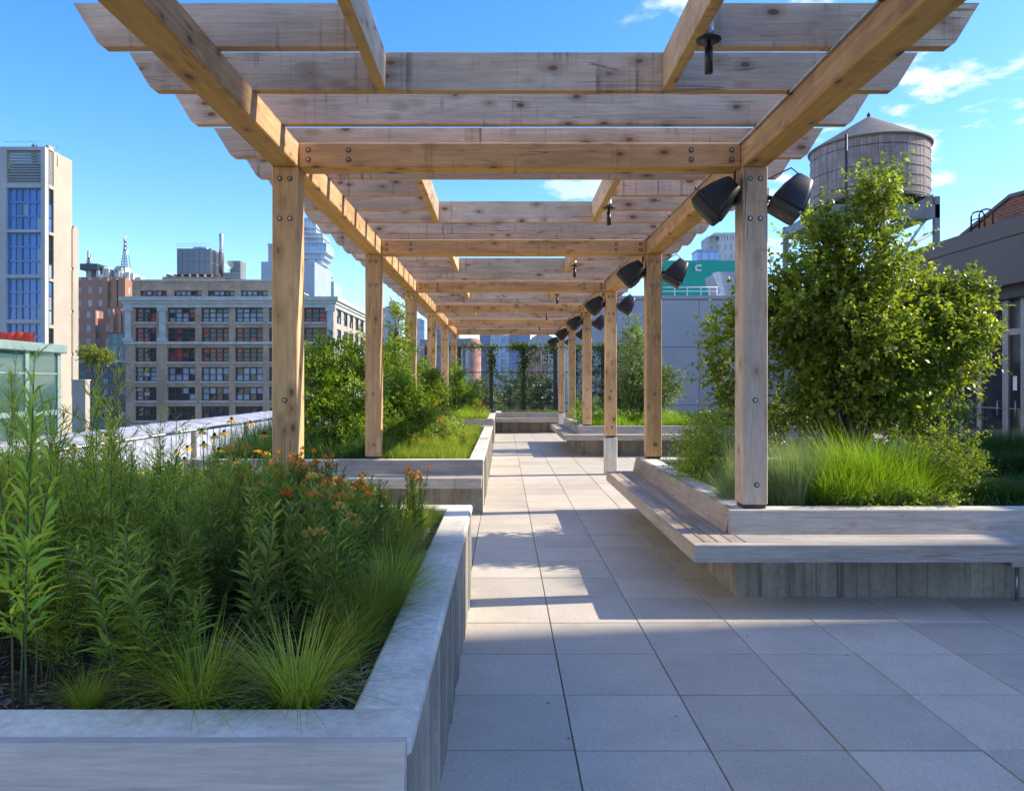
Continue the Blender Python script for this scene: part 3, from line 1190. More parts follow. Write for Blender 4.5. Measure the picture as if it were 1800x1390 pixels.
# roof plant of the office building: things of their own
YP = 150.0
t = build_at('cooling_tower', 'dark grey cooling tower box with round fan on the office roof', 'cooling tower', (WX(345, YP), YP, WZ(490, YP)))
a, b = WX(311, YP), WX(371, YP)
z0, z1 = WZ(483, YP), WZ(437, YP)
mb = MB()
mb.box(a, b, YP, YP + 7, z0, z1)
shift(mb.build('housing', plain('blue_grey_metal', (0.13, 0.15, 0.18), 0.5), t), t)
for k in range(6):
    xx = a + (b - a) * (k + .02) / 6
    for zz0, zz1 in ((z0 + .1, (z0 + z1) / 2 - .08), ((z0 + z1) / 2 + .08, z1 - .1)):
        shift(MB().box(xx, xx + (b - a) / 6 * .93, YP - .06, YP - .001, zz0, zz1).build('panel', plain('blue_grey_panel%d' % k, (0.15 + .01 * k, 0.17 + .01 * k, 0.20 + .008 * k), 0.5), t), t)
for j in range(2):
    for k in range(2):
        shift(MB().box(b + .001, b + .06, YP + .3 + 3.3 * j, YP + 3.3 + 3.3 * j, z0 + .2 + 2.4 * k, z0 + 2.4 + 2.4 * k).build('louvre', M['frame_dark'], t), t)
shift(MB().lathe([(1.7, z1), (1.7, z1 + .55), (1.5, z1 + .6)], (a + b) / 2 + .4, YP + 3, 24).build('fan_stack', M['steel'], t), t)
mb = MB()
for xx in (a, (a + b) / 2, b):
    mb.tube([(xx, YP + .1, z1), (xx, YP + .1, z1 + 1.0)], .03, 5)
mb.tube([(a, YP + .1, z1 + 1.0), (b, YP + .1, z1 + 1.0)], .03, 5)
mb.tube([(a, YP + .1, z1 + .5), (b, YP + .1, z1 + .5)], .03, 5)
shift(mb.build('railing', M['steel'], t), t)
mb = MB()
for k in range(8):
    xx = WX(296 + 13 * k, YP)
    mb.box(xx, xx + .25, YP - 1, YP + 6, WZ(491, YP) - 1, z0 - .01)
mb.box(WX(290, YP), WX(398, YP), YP - 1.2, YP + 8, WZ(491, YP) - 1.2, WZ(488, YP))
shift(mb.build('steel_dunnage', plain('rusty_steel', (0.30, 0.20, 0.13), 0.8), t), t)
t = build_at('flue_pipe', 'tall pale metal flue rising beside the cooling tower', 'flue', (WX(389, 152), 152, WZ(487, 152)))
shift(MB().lathe([(.42, WZ(487, 152)), (.42, WZ(412, 152)), (.36, WZ(411, 152))], WX(389, 152), 152, 14).build('pipe', M['steel'], t), t)
shift(MB().lathe([(.5, WZ(445, 152)), (.5, WZ(443, 152))], WX(389, 152), 152, 14).build('collar', M['steel'], t), t)
t = build_at('duct_unit', 'grey-green air handling unit with a small dish on the office roof', 'air unit', (WX(412, 150), 150, WZ(490, 150)))
M['dullgreen'] = plain('dull_green_metal', (0.17, 0.19, 0.175), 0.5)
shift(MB().cbox(WX(404, 150), WX(424, 150), 150, 153, WZ(491, 150), WZ(458, 150), .2).build('casing', M['dullgreen'], t), t)
shift(MB().cbox(WX(395, 150), WX(426, 150), 149.2, 149.98, WZ(491, 150), WZ(480, 150), .1).build('base_unit', M['dullgreen'], t), t)
shift(MB().lathe([(.05, 0), (.5, .12), (.8, .35), (.82, .36)], 0, 0, 16, cap=False).build('dish', M['stone_green'], t), t)
t.children[-1].location = (WX(403, 148.5) - t.location.x, -1.5, WZ(466, 148.5) - t.location.z)
t.children[-1].rotation_euler = (1.4, 0, .4)
shift(MB().tube([(WX(403, 148.7), 148.7, WZ(468, 148.7)), (WX(403, 149), 149.1, WZ(484, 149))], .08, 6).build('dish_post', M['steel'], t), t)
# stepped grey stair tower right of the roof plant
YP = 190
t = build_at('stair_tower', 'stepped grey blank tower rising behind the office building', 'building', (WX(500, YP), YP, -30))
shift(MB().box(WX(459, YP), WX(553, YP), YP, YP + 18, -30, WZ(460, YP)).build('lower_block', M['zinc'], t), t)
shift(MB().box(WX(467, YP), WX(500, YP), YP + 2, YP + 14, WZ(460, YP), WZ(428, YP)).build('upper_block', M['stone_grey'], t), t)
shift(MB().box(WX(466, YP), WX(501, YP), YP + 1.8, YP + 14.2, WZ(428, YP), WZ(426, YP)).build('roof_cap', M['zinc'], t), t)

# --- glass tower of shifted storeys --------------------------------------------
YJ = 620
t = build_at('stacked_glass_tower', 'slim pale-blue glass tower of shifted stacked storeys', 'tower', (WX(553, YJ), YJ, -30))
M['jg'] = tower_mat('stacked_glass', (0.45, 0.52, 0.58), (0.20, 0.32, 0.44), 3.2, 4.2, 0.25, .35)
M['jw'] = plain('stacked_slab', (0.62, 0.66, 0.68), 0.6)
rr = random.Random(5)
z = -30
top = WZ(392, YJ)
while z < top:
    hh = 4.2 * rr.choice((1, 1, 2))
    jl, jr = rr.uniform(-4, 4), rr.uniform(-4.0, 5.0)
    x0, x1 = WX(532, YJ) + jl, WX(564, YJ) + jr
    if z > WZ(410, YJ):
        x1 = WX(555, YJ)
    shift(MB().box(x0, x1, YJ + rr.uniform(-3, 2), YJ + 24, z + .5, z + hh).build('storey', M['jg'], t), t)
    shift(MB().box(x0 - 1, x1 + 1.3, YJ - 3.5, YJ + 24, z, z + .497).build('slab_edge', M['jw'], t), t)
    z += hh
t = build_at('green_glass_block', 'low pale green glass block at the foot of the stacked tower', 'building', (WX(576, 300), 300, -30))
shift(MB().box(WX(562, 300), WX(587, 300), 300, 315, -30, WZ(495, 300)).build('wall', tower_mat('green_glass', (0.42, 0.50, 0.48), (0.20, 0.30, 0.29), 1.5, 4, 0.3, .22), t), t)
shift(MB().box(WX(573, 300), WX(575, 300), 299.6, 299.99, -30, WZ(494, 300)).build('fin', M['stone_green'], t), t)

# --- limestone tower on the left ------------------------------------------------
YL = 110.0
t = build_at('limestone_tower', 'pale limestone apartment tower with blue glass bays and louvred crown', 'tower', (WX(40, YL), YL, -30))
x0, x1 = WX(-40, YL), WX(79, YL)
y1 = 116.9
zt = WZ(258, YL)
g0, g1 = WX(10.5, YL), WX(71.5, YL)
mb = MB()
mb.box(x0, g0, YL, YL + 1.0, -30, zt)
mb.box(g1, x1, YL, YL + 1.0, -30, zt)
bands = [(258, 264), (322, 330), (403.5, 408.5), (483, 488.5), (562, 568), (640, 646), (718, 724)]
for a, b in bands:
    mb.box(g0, g1, YL, YL + 1.0, WZ(b, YL), WZ(a, YL))
shift(mb.build('front_wall', M['stone_grey'], t), t)
mb = MB()
mb.box(x0, x1 - .5, YL + 1.0, y1, -30, zt - 2)
sy = lambda p: -x1 * F / (CX - p) * 1.0
wA, wB = sy(85.5), sy(94.5)
mb.box(x1 - .5, x1, YL + 1.0, wA, -30, zt)
mb.box(x1 - .5, x1, wB, y1, -30, zt)
sb = [(258, 266), (327, 333), (409, 414), (490, 495), (571, 577), (652, 658)]
for a, b in sb:
    mb.box(x1 - .5, x1, wA, wB, WZ(b, 111.7), WZ(a, 111.7))
shift(mb.build('side_wall', M['limestone'], t), t)
fl = [(330, 403.5), (408.5, 483), (488.5, 562), (568, 640), (646, 718)]
for a, b in fl:
    hh = (WZ(a, YL) - WZ(b, YL)) / 3
    for q in range(3):
        w = window(t, (0, 0, 0), g1 - g0, hh - .01, 5, 1, [M['g_blue'], M['g_blue'], M['g_blue'], M['g_pale']], M['g_blue'], bar=.12, depth=.3)
        w.location = (g0 - t.location.x, .4, WZ(b, YL) + hh * q + 30)
for (a, b), (a2, b2) in zip(sb[1:], sb[2:]):
    w = window(t, (0, 0, 0), wB - wA, WZ(b, 111.7) - WZ(a2, 111.7) - .01, 1, 3, [M['g_pale'], M['g_blue'], M['g_dark']], rotz=math.pi / 2, bar=.1, depth=.2)
    w.location = (x1 - .12 - t.location.x, wA - t.location.y, WZ(a2, 111.7) + 30)
zc0, zc1 = WZ(322, YL), WZ(264, YL)
for k in range(12):
    zz = zc0 + (zc1 - zc0) * k / 12
    shift(MB().box(g0, g1, YL + .35, YL + .6, zz + .02, zz + (zc1 - zc0) / 12 * .78).build('louvre', M['louvre'], t), t)
for k in range(14):
    zz = WZ(327, 111.7) + (WZ(266, 111.7) - WZ(327, 111.7)) * k / 14
    shift(MB().box(x1 - .4, x1 - .15, wA, wB, zz + .02, zz + .3).build('louvre', M['louvre'], t), t)
mb = MB()
for p in (42, 45, 48, 50):
    mb.tube([(WX(p, YL), YL + 2, zt - 2), (WX(p, YL), YL + 2, WZ(249, YL) + R.uniform(-.2, .4))], .12, 6)
mb.tube([(WX(101, 113), 113, zt - 2), (WX(101, 113), 113, WZ(256, 113))], .05, 5)
mb.tube([(WX(5, YL), YL + .3, zt + .8), (WX(76, YL), YL + .3, zt + .8)], .03, 5)
for p in (5, 28, 52, 76):
    mb.tube([(WX(p, YL), YL + .3, zt), (WX(p, YL), YL + .3, zt + .8)], .03, 5)
shift(mb.build('roof_masts', M['steel'], t), t)
bx1 = WX(136.5, 117)
mb = MB()
mb.box(x0, bx1 - .6, 117.0, 118.3, -30, WZ(397, 117))
wA2, wB2 = 117.3, 118.1
shift(mb.build('rear_wing', M['limestone'], t), t)
for a, b in ((401, 470), (474, 545), (549, 620), (624, 695)):
    w = window(t, (0, 0, 0), 1.0, WZ(a, 117) - WZ(b, 117) - .1, 1, 3, [M['g_blue'], M['g_pale'], M['g_dark']], M['limestone'], bar=.18, depth=.25)
    w.location = (bx1 - 1.62 - t.location.x, 116.75 - t.location.y, WZ(b, 117) + 30)

# --- brown brick tower with antennas ---------------------------------------------
YB = 300
M['brown'] = tower_mat('brown_brick_windows', (0.30, 0.15, 0.095), (0.30, 0.27, 0.26), 4.2, 5.2, 0.8, 1.45)
M['brown_p'] = plain('brown_brick', (0.34, 0.17, 0.10), 0.9, 0, .12, .1)
t = build_at('brown_brick_tower', 'stepped brown brick tower with rooftop plant and two lattice antennas', 'tower', (WX(185, YB), YB, -30))
for a, b, top, y0, y1 in ((128, 222, 487, 300, 330), (128, 168, 545, 292, 300), (190, 222, 540, 285, 300), (128, 224, 560, 294, 330), (192, 222, 552, 282, 285)):
    shift(MB().box(WX(a, y0), WX(b, y0), y0, y1, -30, WZ(top, y0)).build('wall', M['brown'], t), t)
for a, b in ((181, 190), (197, 206), (209, 221)):
    shift(MB().box(WX(a, 299), WX(b, 299), 298.5, 299.98, -30, WZ(489, 299)).build('buttress', M['brown_p'], t), t)
for a, b in ((193, 199), (208, 213), (216, 221)):
    shift(MB().box(WX(a, 281), WX(b, 281), 280.8, 281.98, -30, WZ(543, 281)).build('buttress', M['brown_p'], t), t)
mb = MB()
for k in range(30):
    p = R.uniform(140, 232)
    w_ = R.uniform(2, 9)
    tp = R.uniform(463, 482)
    mb.box(WX(p, YB), WX(p + w_, YB), YB + R.uniform(1, 6), YB + 10, WZ(489, YB), WZ(tp if p < 215 else tp + 8, YB))
shift(mb.build('roof_plant', M['stone_green'], t), t)
shift(MB().box(WX(139, YB), WX(170, YB), YB + .5, YB + 9, WZ(474, YB), WZ(463, YB)).build('screen', M['frame_dark'], t), t)
for p, tp, hw in ((212, 407, 1.3), (147.5, 436, 1.0)):
    mb = MB()
    zb, z2 = WZ(468, YB), WZ(tp, YB)
    xc = WX(p, YB)
    n = 9
    for sx_, sy_ in ((-1, -1), (1, -1), (1, 1), (-1, 1)):
        mb.tube([(xc + sx_ * hw, YB + 4 + sy_ * hw, zb), (xc + sx_ * .25, YB + 4 + sy_ * .25, zb + (z2 - zb) * .75)], .16, 4)
    for k in range(n):
        f = k / n
        w1, w2 = hw * (1 - f) + .25 * f, hw * (1 - f - 1 / n) + .25 * (f + 1 / n)
        za, zc = zb + (z2 - zb) * .75 * f, zb + (z2 - zb) * .75 * (f + 1 / n)
        for s in (-1, 1):
            mb.tube([(xc - s * w1, YB + 4 - w1, za), (xc + s * w2, YB + 4 - w2, zc)], .1, 4)
            mb.tube([(xc - s * w1, YB + 4 - w1, za), (xc + s * w1, YB + 4 - w1, za)], .1, 4)
    mb.tube([(xc, YB + 4, zb + (z2 - zb) * .7), (xc, YB + 4, z2)], [.25, .08], 6)
    for k in range(3):
        mb.tube([(xc, YB + 3.4, zb + (z2 - zb) * (.5 + .12 * k)), (xc, YB + 3.2, zb + (z2 - zb) * (.5 + .12 * k) + 1.2)], .5, 8)
    shift(mb.build('antenna_mast', M['steel'], t), t)

# --- low buildings between ---------------------------------------------------------
t = build_at('grey_loft_building', 'low dark grey building between the limestone tower and the office building', 'building', (WX(185, 170), 170, -30))
shift(MB().box(WX(120, 170), WX(222, 170), 170, 190, -30, WZ(637, 170)).build('wall', plain('slate_render', (0.13, 0.14, 0.16), 0.85), t), t)
shift(MB().box(WX(119, 170), WX(223, 170), 169.6, 190, WZ(637, 170), WZ(634.5, 170)).build('roof_edge', M['stone_green'], t), t)
for j in range(5):
    for i in range(5):
        w = window(t, (0, 0, 0), 1.15, 1.5, 2, 1, [M['g_pale'], M['g_dark']], bar=.1, depth=.1)
        w.location = (WX(152 + 15 * i, 170) - t.location.x, -.11, WZ(657 + 19 * j, 170) + 30)
t = build_at('dark_glass_block', 'dark green glass block behind the low grey building', 'building', (WX(208, 240), 240, -30))
shift(MB().box(WX(190, 240), WX(226, 240), 240, 255, -30, WZ(586, 240)).build('wall', tower_mat('dark_green_glass', (0.09, 0.12, 0.12), (0.10, 0.16, 0.17), 2.0, 3.6, 0.3, .3), t), t)
shift(MB().box(WX(189, 240), WX(227, 240), 239.7, 255, WZ(586, 240), WZ(584.5, 240)).build('roof_edge', M['dsteel'], t), t)
t = build_at('pale_parapet_block', 'pale rendered chimney block beside the limestone tower', 'building', (WX(146, 90), 90, -30))
shift(MB().box(WX(127, 90), WX(150, 90), 90, 91, -30, WZ(669, 90)).build('wall', M['limestone'], t), t)
shift(MB().box(WX(126, 90), WX(151, 90), 89.8, 91.1, WZ(669, 90), WZ(667, 90)).build('cap', M['plaster'], t), t)

# --- glazed rooftop pavilion and red tank far left -----------------------------------
gx = -14.0
gy = lambda p: -gx * F / (CX - p)
GY1 = gy(106)
t = build_at('glass_pavilion', 'pale green framed glass pavilion on the roof at the far left', 'pavilion', (gx, 21, -1))
GZ = 2.62
shift(MB().cbox(gx - 6, gx + .15, 15, GY1 + .15, GZ, GZ + .27, .03).build('roof', M['frame_green'], t), t)
cyl = [GY1, gy(50), gy(50) - 1.6, gy(50) - 3.2, gy(50) - 4.8]
for k, yy in enumerate(cyl):
    shift(MB().box(gx - .12, gx + .02, yy - .17, yy, -2.5, GZ).build('mullion', M['frame_green'], t), t)
for a, b in ((.70, .85), (1.95, 2.0), (-1.3, -1.1)):
    for k in range(4):
        shift(MB().box(gx - .08, gx, cyl[k + 1] + .001, cyl[k] - .171, a, b).build('rail', M['frame_green'], t), t)
M['g_green'] = glass_mat('green_pane', (0.045, 0.10, 0.088), 0.04, 0.9, 0.5)
for k in range(4):
    for a, b in ((2.0, GZ), (.85, 1.95), (-1.1, .70)):
        shift(MB().box(gx - .06, gx - .03, cyl[k + 1], cyl[k] - .17, a + .002, b - .002).build('pane', M['g_green'], t), t)
shift(MB().box(gx - 6, gx - .07, GY1 - .05, GY1, -2.5, GZ).build('end_wall', M['frame_green'], t), t)
shift(MB().box(gx - 6, gx - 1.2, 15.2, GY1 - .1, -2.5, GZ - .02).build('core', plain('shade_cloth', (0.16, 0.20, 0.19), 0.9), t), t)
t = build_at('red_barrier', 'red fabric barrier above the glass pavilion roof at the left edge', 'barrier', (WX(30, 26), 26, 2.8))
rp = plain('red_fabric', (0.60, 0.055, 0.03), 0.65, 0, .15, 3)
za, zb = WZ(607, 26), WZ(584, 26)
pp = []
for k in range(25):
    px = -50 + 108 * k / 24
    pp.append((WX(px, 26), 26 + .03 * math.sin(k * 1.9) + .02 * math.sin(k * .7)))
mb = MB()
for (xa, ya), (xb, yb_) in zip(pp, pp[1:]):
    za1, zb1 = zb + .015 * math.sin(xa * 9), zb + .015 * math.sin(xb * 9)
    mb.face([(xa, ya, za), (xb, yb_, za), (xb, yb_, zb1), (xa, ya, za1)], 0, True)
    mb.face([(xa, ya + .03, za), (xa, ya + .03, za1), (xb, yb_ + .03, zb1), (xb, yb_ + .03, za)], 0, True)
    mb.face([(xa, ya, za1), (xb, yb_, zb1), (xb, yb_ + .03, zb1), (xa, ya + .03, za1)], 0)
shift(mb.build('fabric', rp, t), t)
for px in (-48, -3, 42, 58):
    shift(MB().tube([(WX(px, 26), 26.08, 2.2), (WX(px, 26), 26.08, zb + .03)], .022, 6).build('post', M['dsteel'], t), t)

# --- white ribbed roof below the terrace on the left ---------------------------------
M['white_roof'] = plain('white_roof_coating', (0.37, 0.38, 0.40), 0.6, 0, .3, 1.2)
nb = empty('ribbed_roof', 'white ribbed barrel roof of the neighbouring building beyond the railing', 'roof', loc=(-9, 22, -4))
NX, NY = 26, 110
V, T4 = [], []
for i in range(NX + 1):
    for j in range(NY + 1):
        u = i / NX
        y = 9 + 36 * j / NY
        x = -6.2 - 9 * u
        z = -3.2 + 3.35 * math.sin(min(1, u * 1.25) * math.pi / 2) - max(0, u - .8) * 3
        z += .022 * math.sin(y * 2 * math.pi / 1.3) + .012 * math.sin(y * 9.1 + i) + .05 * math.sin(i * 2.1 + y * .3) * (1 - u)
        V.append((x + 9, y - 22, z + 4))
for i in range(NX):
    for j in range(NY):
        a = i * (NY + 1) + j
        T4.append((a, a + 1, a + NY + 2, a + NY + 1))
put('membrane', fast_mesh('membrane', V, T4, M['white_roof'], True), nb)
MB().box(-7, 3, -13.2, 23.2, -26, .6).build('wall', M['plaster'], nb)

# --- terrace railing -------------------------------------------------------------------
rl = empty('railing', 'metal railing with flat posts and thin pickets at the left terrace edge', 'railing', loc=(-4.22, 15, 0))
posts = [10.33 - 2.1 * 3 + 2.1 * k for k in range(12)]
for y in posts:
    MB().cbox(-.03, .03, y - 15 - .028, y - 15 + .028, .10, 1.0, .004).build('post', M['alu'], rl)
MB().tube([(0, posts[0] - 15, 1.02), (0, posts[-1] - 15, 1.02)], .021, 8).build('top_rail', M['steel'], rl)
MB().box(-.012, .012, posts[0] - 15, posts[-1] - 15, .16, .19).build('bottom_rail', M['steel'], rl)
pk = MB().tube([(0, 0, .19), (0, 0, 1.005)], .006, 5).mesh('picket', M['steel'])
for a in posts[:-1]:
    for k in range(1, 9):
        put('picket', pk, rl, (0, a + 2.1 * k / 9 - 15, 0))

# --- end fence ---------------------------------------------------------------------------
YF = 28.35
fn = empty('mesh_fence', 'tall black steel mesh fence at the end of the walkway', 'fence', loc=(1, YF, 0))
ZF = WZ(610, YF)
fpx = [750, 807, 863.5, 920, 976, 1010, 1060, 1110]
fxs = [WX(p, YF) for p in fpx]
for x in fxs:
    MB().cbox(x - 1 - .075, x - 1 + .075, -.06, .06, .1, ZF + .02, .006).build('post', M['dsteel'], fn)
for z in (ZF, 2.1, .95):
    MB().box(fxs[0] - 1, fxs[-1] - 1, -.012, .012, z - .016, z + .016).build('rail', M['dsteel'], fn)
wire = MB().tube([(0, 0, .2), (0, 0, ZF - .02)], .0035, 4, 0, False).mesh('wire', M['dsteel'])
x = fxs[0]
while x < fxs[-1]:
    put('wire', wire, fn, (x - 1, .03, 0))
    x += .14
mb = MB()
z = .3
while z < ZF:
    mb.tube([(fxs[0] - 1, .035, z), (fxs[-1] - 1, .035, z)], .003, 4, 0, False)
    z += .3
mb.build('cross_wires', M['dsteel'], fn)['kind'] = 'stuff'

# --- right: grey panelled plant-room wall ----------------------------------------------
YW = 34.0
wt = build_at('panelled_wall', 'blue-grey metal panelled wall of the plant room behind the evergreen', 'wall', (WX(1200, YW), YW, 0))
wtop = WZ(520, YW)
shift(MB().box(WX(1012, YW), WX(1420, YW), YW + .06, YW + 12, -.5, wtop - .05).build('core', M['zinc'], wt), wt)
vx = [1012, 1105, 1229, 1352, 1420]
hz_ = [-.4, WZ(712, YW), WZ(610, YW), WZ(527, YW)]
for a, b in zip(vx, vx[1:]):
    for c, d in zip(hz_, hz_[1:]):
        shift(MB().cbox(WX(a, YW) + .012, WX(b, YW) - .012, YW, YW + .055, c + .012, d - .012, .006).build('panel', M['zinc'], wt), wt)
shift(MB().cbox(WX(1010, YW), WX(1422, YW), YW - .06, YW + .4, WZ(526, YW), wtop, .01).build('coping', M['zinc'], wt), wt)

# green billboard wall with white letters
YG = 60
gt = build_at('green_sign_wall', 'green rooftop wall carrying a white letter above the panelled wall', 'sign', (WX(1230, YG), YG, 6))
M['green'] = plain('green_paint', (0.0, 0.37, 0.26), 0.5, 0, .05, .3)
shift(MB().box(WX(1158, YG), WX(1300, YG), YG, YG + 6, 4, WZ(458, YG)).build('wall', M['green'], gt), gt)


def letter_c(cx, cz, w, h, th):
    mb = MB()
    n = 5
    out, inn = [], []
    r = h * .42
    # block C: left round, two arms, open to the right
    P1 = []
    for k in range(9):
        a = math.radians(90 + 180 * k / 8)
        P1.append((cx - w * .1 + w * .42 * math.cos(a), cz + h * .5 * math.sin(a)))
    P2 = []
    for k in range(9):
        a = math.radians(90 + 180 * k / 8)
        P2.append((cx - w * .02 + w * .22 * math.cos(a), cz + h * .22 * math.sin(a)))
    o = [(cx + w * .5, cz + h * .5)] + P1 + [(cx + w * .5, cz - h * .5)]
    i = [(cx + w * .5, cz + h * .22)] + P2 + [(cx + w * .5, cz - h * .22)]
    for k in range(len(o) - 1):
        mb.prism([o[k], o[k + 1], i[k + 1], i[k]], 1, YG - th, YG - .002)
    return mb


lw, lh = 11 * YG / F, 11.5 * YG / F
shift(letter_c(WX(1227, YG), WZ(471.5, YG), lw, lh, .12).build('letter', M['white'], gt), gt)
rt = build_at('roof_handrail', 'white handrail in front of the green sign wall', 'handrail', (WX(1225, 44), 44, WZ(520, 44)))
a, b, z0, z1 = WX(1187, 44), WX(1262, 44), WZ(520, 44), WZ(505, 44)
for p in (1186, 1208, 1232, 1247, 1260):
    shift(MB().tube([(WX(p, 44), 44, z0 - 1), (WX(p, 44), 44, z1)], .028, 6).build('post', M['white'], rt), rt)
for zz in (z1, (z0 + z1) / 2 + .02):
    shift(MB().tube([(WX(1165, 44), 44, zz), (b, 44, zz)], .026, 6).build('rail', M['white'], rt), rt)
dt = build_at('roof_hood', 'slanted grey metal hood with white edges beside the green wall', 'hood', (WX(1275, 46), 46, WZ(520, 46)))
q = [(1262, 478), (1310, 478), (1310, 525), (1272, 525)]
shift(MB().prism([(WX(p, 46), WZ(y, 46)) for p, y in q], 1, 46, 49).build('body', M['zinc'], dt), dt)
q = [(1252, 481), (1262, 478.2), (1275, 525), (1258, 525), (1266, 512)]
shift(MB().prism([(WX(p, 46), WZ(y, 46)) for p, y in q], 1, 45.7, 45.98).build('edge', M['white'], dt), dt)
# far tower pair above the green wall
YT = 420
t = build_at('stone_crown_tower', 'pale stone tower with colonnaded crown above the green wall', 'tower', (WX(1270, YT), YT, -30))
M['pale_t'] = tower_mat('pale_tower', (0.50, 0.48, 0.46), (0.28, 0.29, 0.31), 3.2, 5, 0.7, .9)
shift(MB().box(WX(1264, YT), WX(1330, YT), YT, YT + 20, -30, WZ(421, YT)).build('shaft', M['pale_t'], t), t)
shift(MB().box(WX(1249, YT), WX(1264, YT), YT + 6, YT + 20, -30, WZ(412, YT)).build('rear_shaft', M['pale_t'], t), t)
shift(MB().prism([(WX(1250, YT), WZ(414, YT)), (WX(1256, YT), WZ(409, YT)), (WX(1330, YT), WZ(408, YT)), (WX(1330, YT), WZ(415, YT))], 1, YT + .5, YT + 20).build('roof', M['stone_green'], t), t)
for k in range(7):
    shift(MB().box(WX(1265 + 5 * k, YT), WX(1268 + 5 * k, YT), YT, YT + 1, WZ(421, YT), WZ(415, YT)).build('pillar', M['plaster'], t), t)
t = build_at('blue_glass_block', 'blue glass block left of the stone crown tower', 'building', (WX(1240, 400), 400, -30))
shift(MB().box(WX(1226, 400), WX(1263, 400), 400, 412, -30, WZ(440, 400)).build('wall', tower_mat('blue_curtain_wall', (0.16, 0.24, 0.36), (0.22, 0.36, 0.58), 3.6, 4.2, 0.2, .25), t), t)
shift(MB().box(WX(1225, 400), WX(1264, 400), 399.5, 412.5, WZ(440, 400), WZ(438.6, 400)).build('roof_edge', M['zinc'], t), t)

# --- water tower --------------------------------------------------------------------------
YT = 33.0
tx, R0 = WX(1527, YT), 2.36
t = build_at('water_tower', 'weathered wooden rooftop water tank with conical roof on steel legs', 'water tower', (tx, YT, 5))
M['stave'] = wood('grey_stave', 2, (0.23, 0.20, 0.185), (0.42, 0.38, 0.36), 0.1, 0.5)
zb, zt = WZ(346, 31.2), WZ(264, YT)
mb = MB()
n = 64
for k in range(n):
    a0, a1 = 2 * math.pi * k / n, 2 * math.pi * (k + .96) / n
    r_ = R0 + R.uniform(-.012, .012)
    ri = r_ - .09
    q = [(tx + r_ * math.cos(a0), YT + r_ * math.sin(a0)), (tx + r_ * math.cos(a1), YT + r_ * math.sin(a1)), (tx + ri * math.cos(a1), YT + ri * math.sin(a1)), (tx + ri * math.cos(a0), YT + ri * math.sin(a0))]
    mb.prism(q, 2, zb + R.uniform(-.05, .03), zt)
shift(mb.build('staves', M['stave'], t), t)
shift(MB().lathe([(R0 - .1, zb + .05), (R0 - .1, zt - .02)], tx, YT, 40).build('tank_lining', M['dark'], t), t)
for k, f in enumerate((.02, .055, .17, .34, .50, .66, .83, .96)):
    z = zb + (zt - zb) * f
    shift(MB().lathe([(R0 + .012, z - .016), (R0 + .03, z), (R0 + .012, z + .016)], tx, YT, 48, cap=False).build('hoop', M['stave'] if k % 2 else M['dsteel'], t), t)
za = WZ(206, YT)
shift(MB().lathe([(R0 + .10, zt - .06), (R0 + .12, zt), (R0 * .5, (zt + za) / 2 + .06), (.06, za), (.02, za)], tx, YT, 48, s=False).build('roof', plain('grey_roofing', (0.15, 0.145, 0.13), 0.85), t), t)
shift(MB().lathe([(.05, za - .02), (.09, za + .08), (.02, za + .2)], tx, YT, 10).build('finial', M['dsteel'], t), t)
px_ = WX(1483, 30.85)
shift(MB().tube([(px_, YT - R0 - .02, zb - 1), (px_, YT - R0 - .02, zt - .1)], .055, 8).build('riser_pipe', M['dsteel'], t), t)
for k in range(9):
    xx = tx - 2.2 + .55 * k
    hw = math.sqrt(max(.1, R0 ** 2 - (xx - tx) ** 2)) * .97
    shift(MB().box(xx - .06, xx + .06, YT - hw, YT + hw, zb - .42, zb - .055).build('joist', M['dark'], t), t)
zf = WZ(376, 31.5)
xl, xr = tx - 2.9, WX(1650, 30.8)
for yy in (30.8, 35.2):
    shift(MB().box(xl, xr, yy - .1, yy + .1, zb - .98, zb - .425).build('platform_beam', plain('grey_steel', (0.20, 0.23, 0.25), 0.5), t), t)
    for xx in (xl + .1, xr - .1):
        shift(MB().box(xx - .10, xx + .10, yy - .10, yy + .10, 2.0, zb - .982 if xx < tx else zb - .1).build('leg', bpy.data.materials['grey_steel'], t), t)
for xx in (xl + .1, xr - .1):
    shift(MB().box(xx - .09, xx + .09, 30.93, 35.07, zb - .9, zb - .5).build('platform_beam', bpy.data.materials['grey_steel'], t), t)
shift(MB().prism([(xr - 1.05, zb - .42), (xr - .24, zb - .42), (xr - .24, zb + .0)], 1, 30.75, 30.85).build('gusset', bpy.data.materials['grey_steel'], t), t)
for yy in (30.8, 35.2):
    shift(MB().tube([(xr - .15, yy, zb - 1.5), (xl + .8, yy, zb - 3.6)], .06, 6).build('brace', bpy.data.materials['grey_steel'], t), t)
    shift(MB().tube([(xr - .5, yy, zb - 1.0), (xr - 2.2, yy, zb - 3.4)], .05, 6).build('brace', bpy.data.materials['grey_steel'], t), t)

# --- right-hand pavilion with dark fascia ----------------------------------------------------
BX = 12.5
by = lambda p: BX * F / (p - CX)
t = build_at('pavilion', 'dark-fascia glazed pavilion at the right edge of the terrace', 'building', (BX, 20, 0))
YE = 22.6
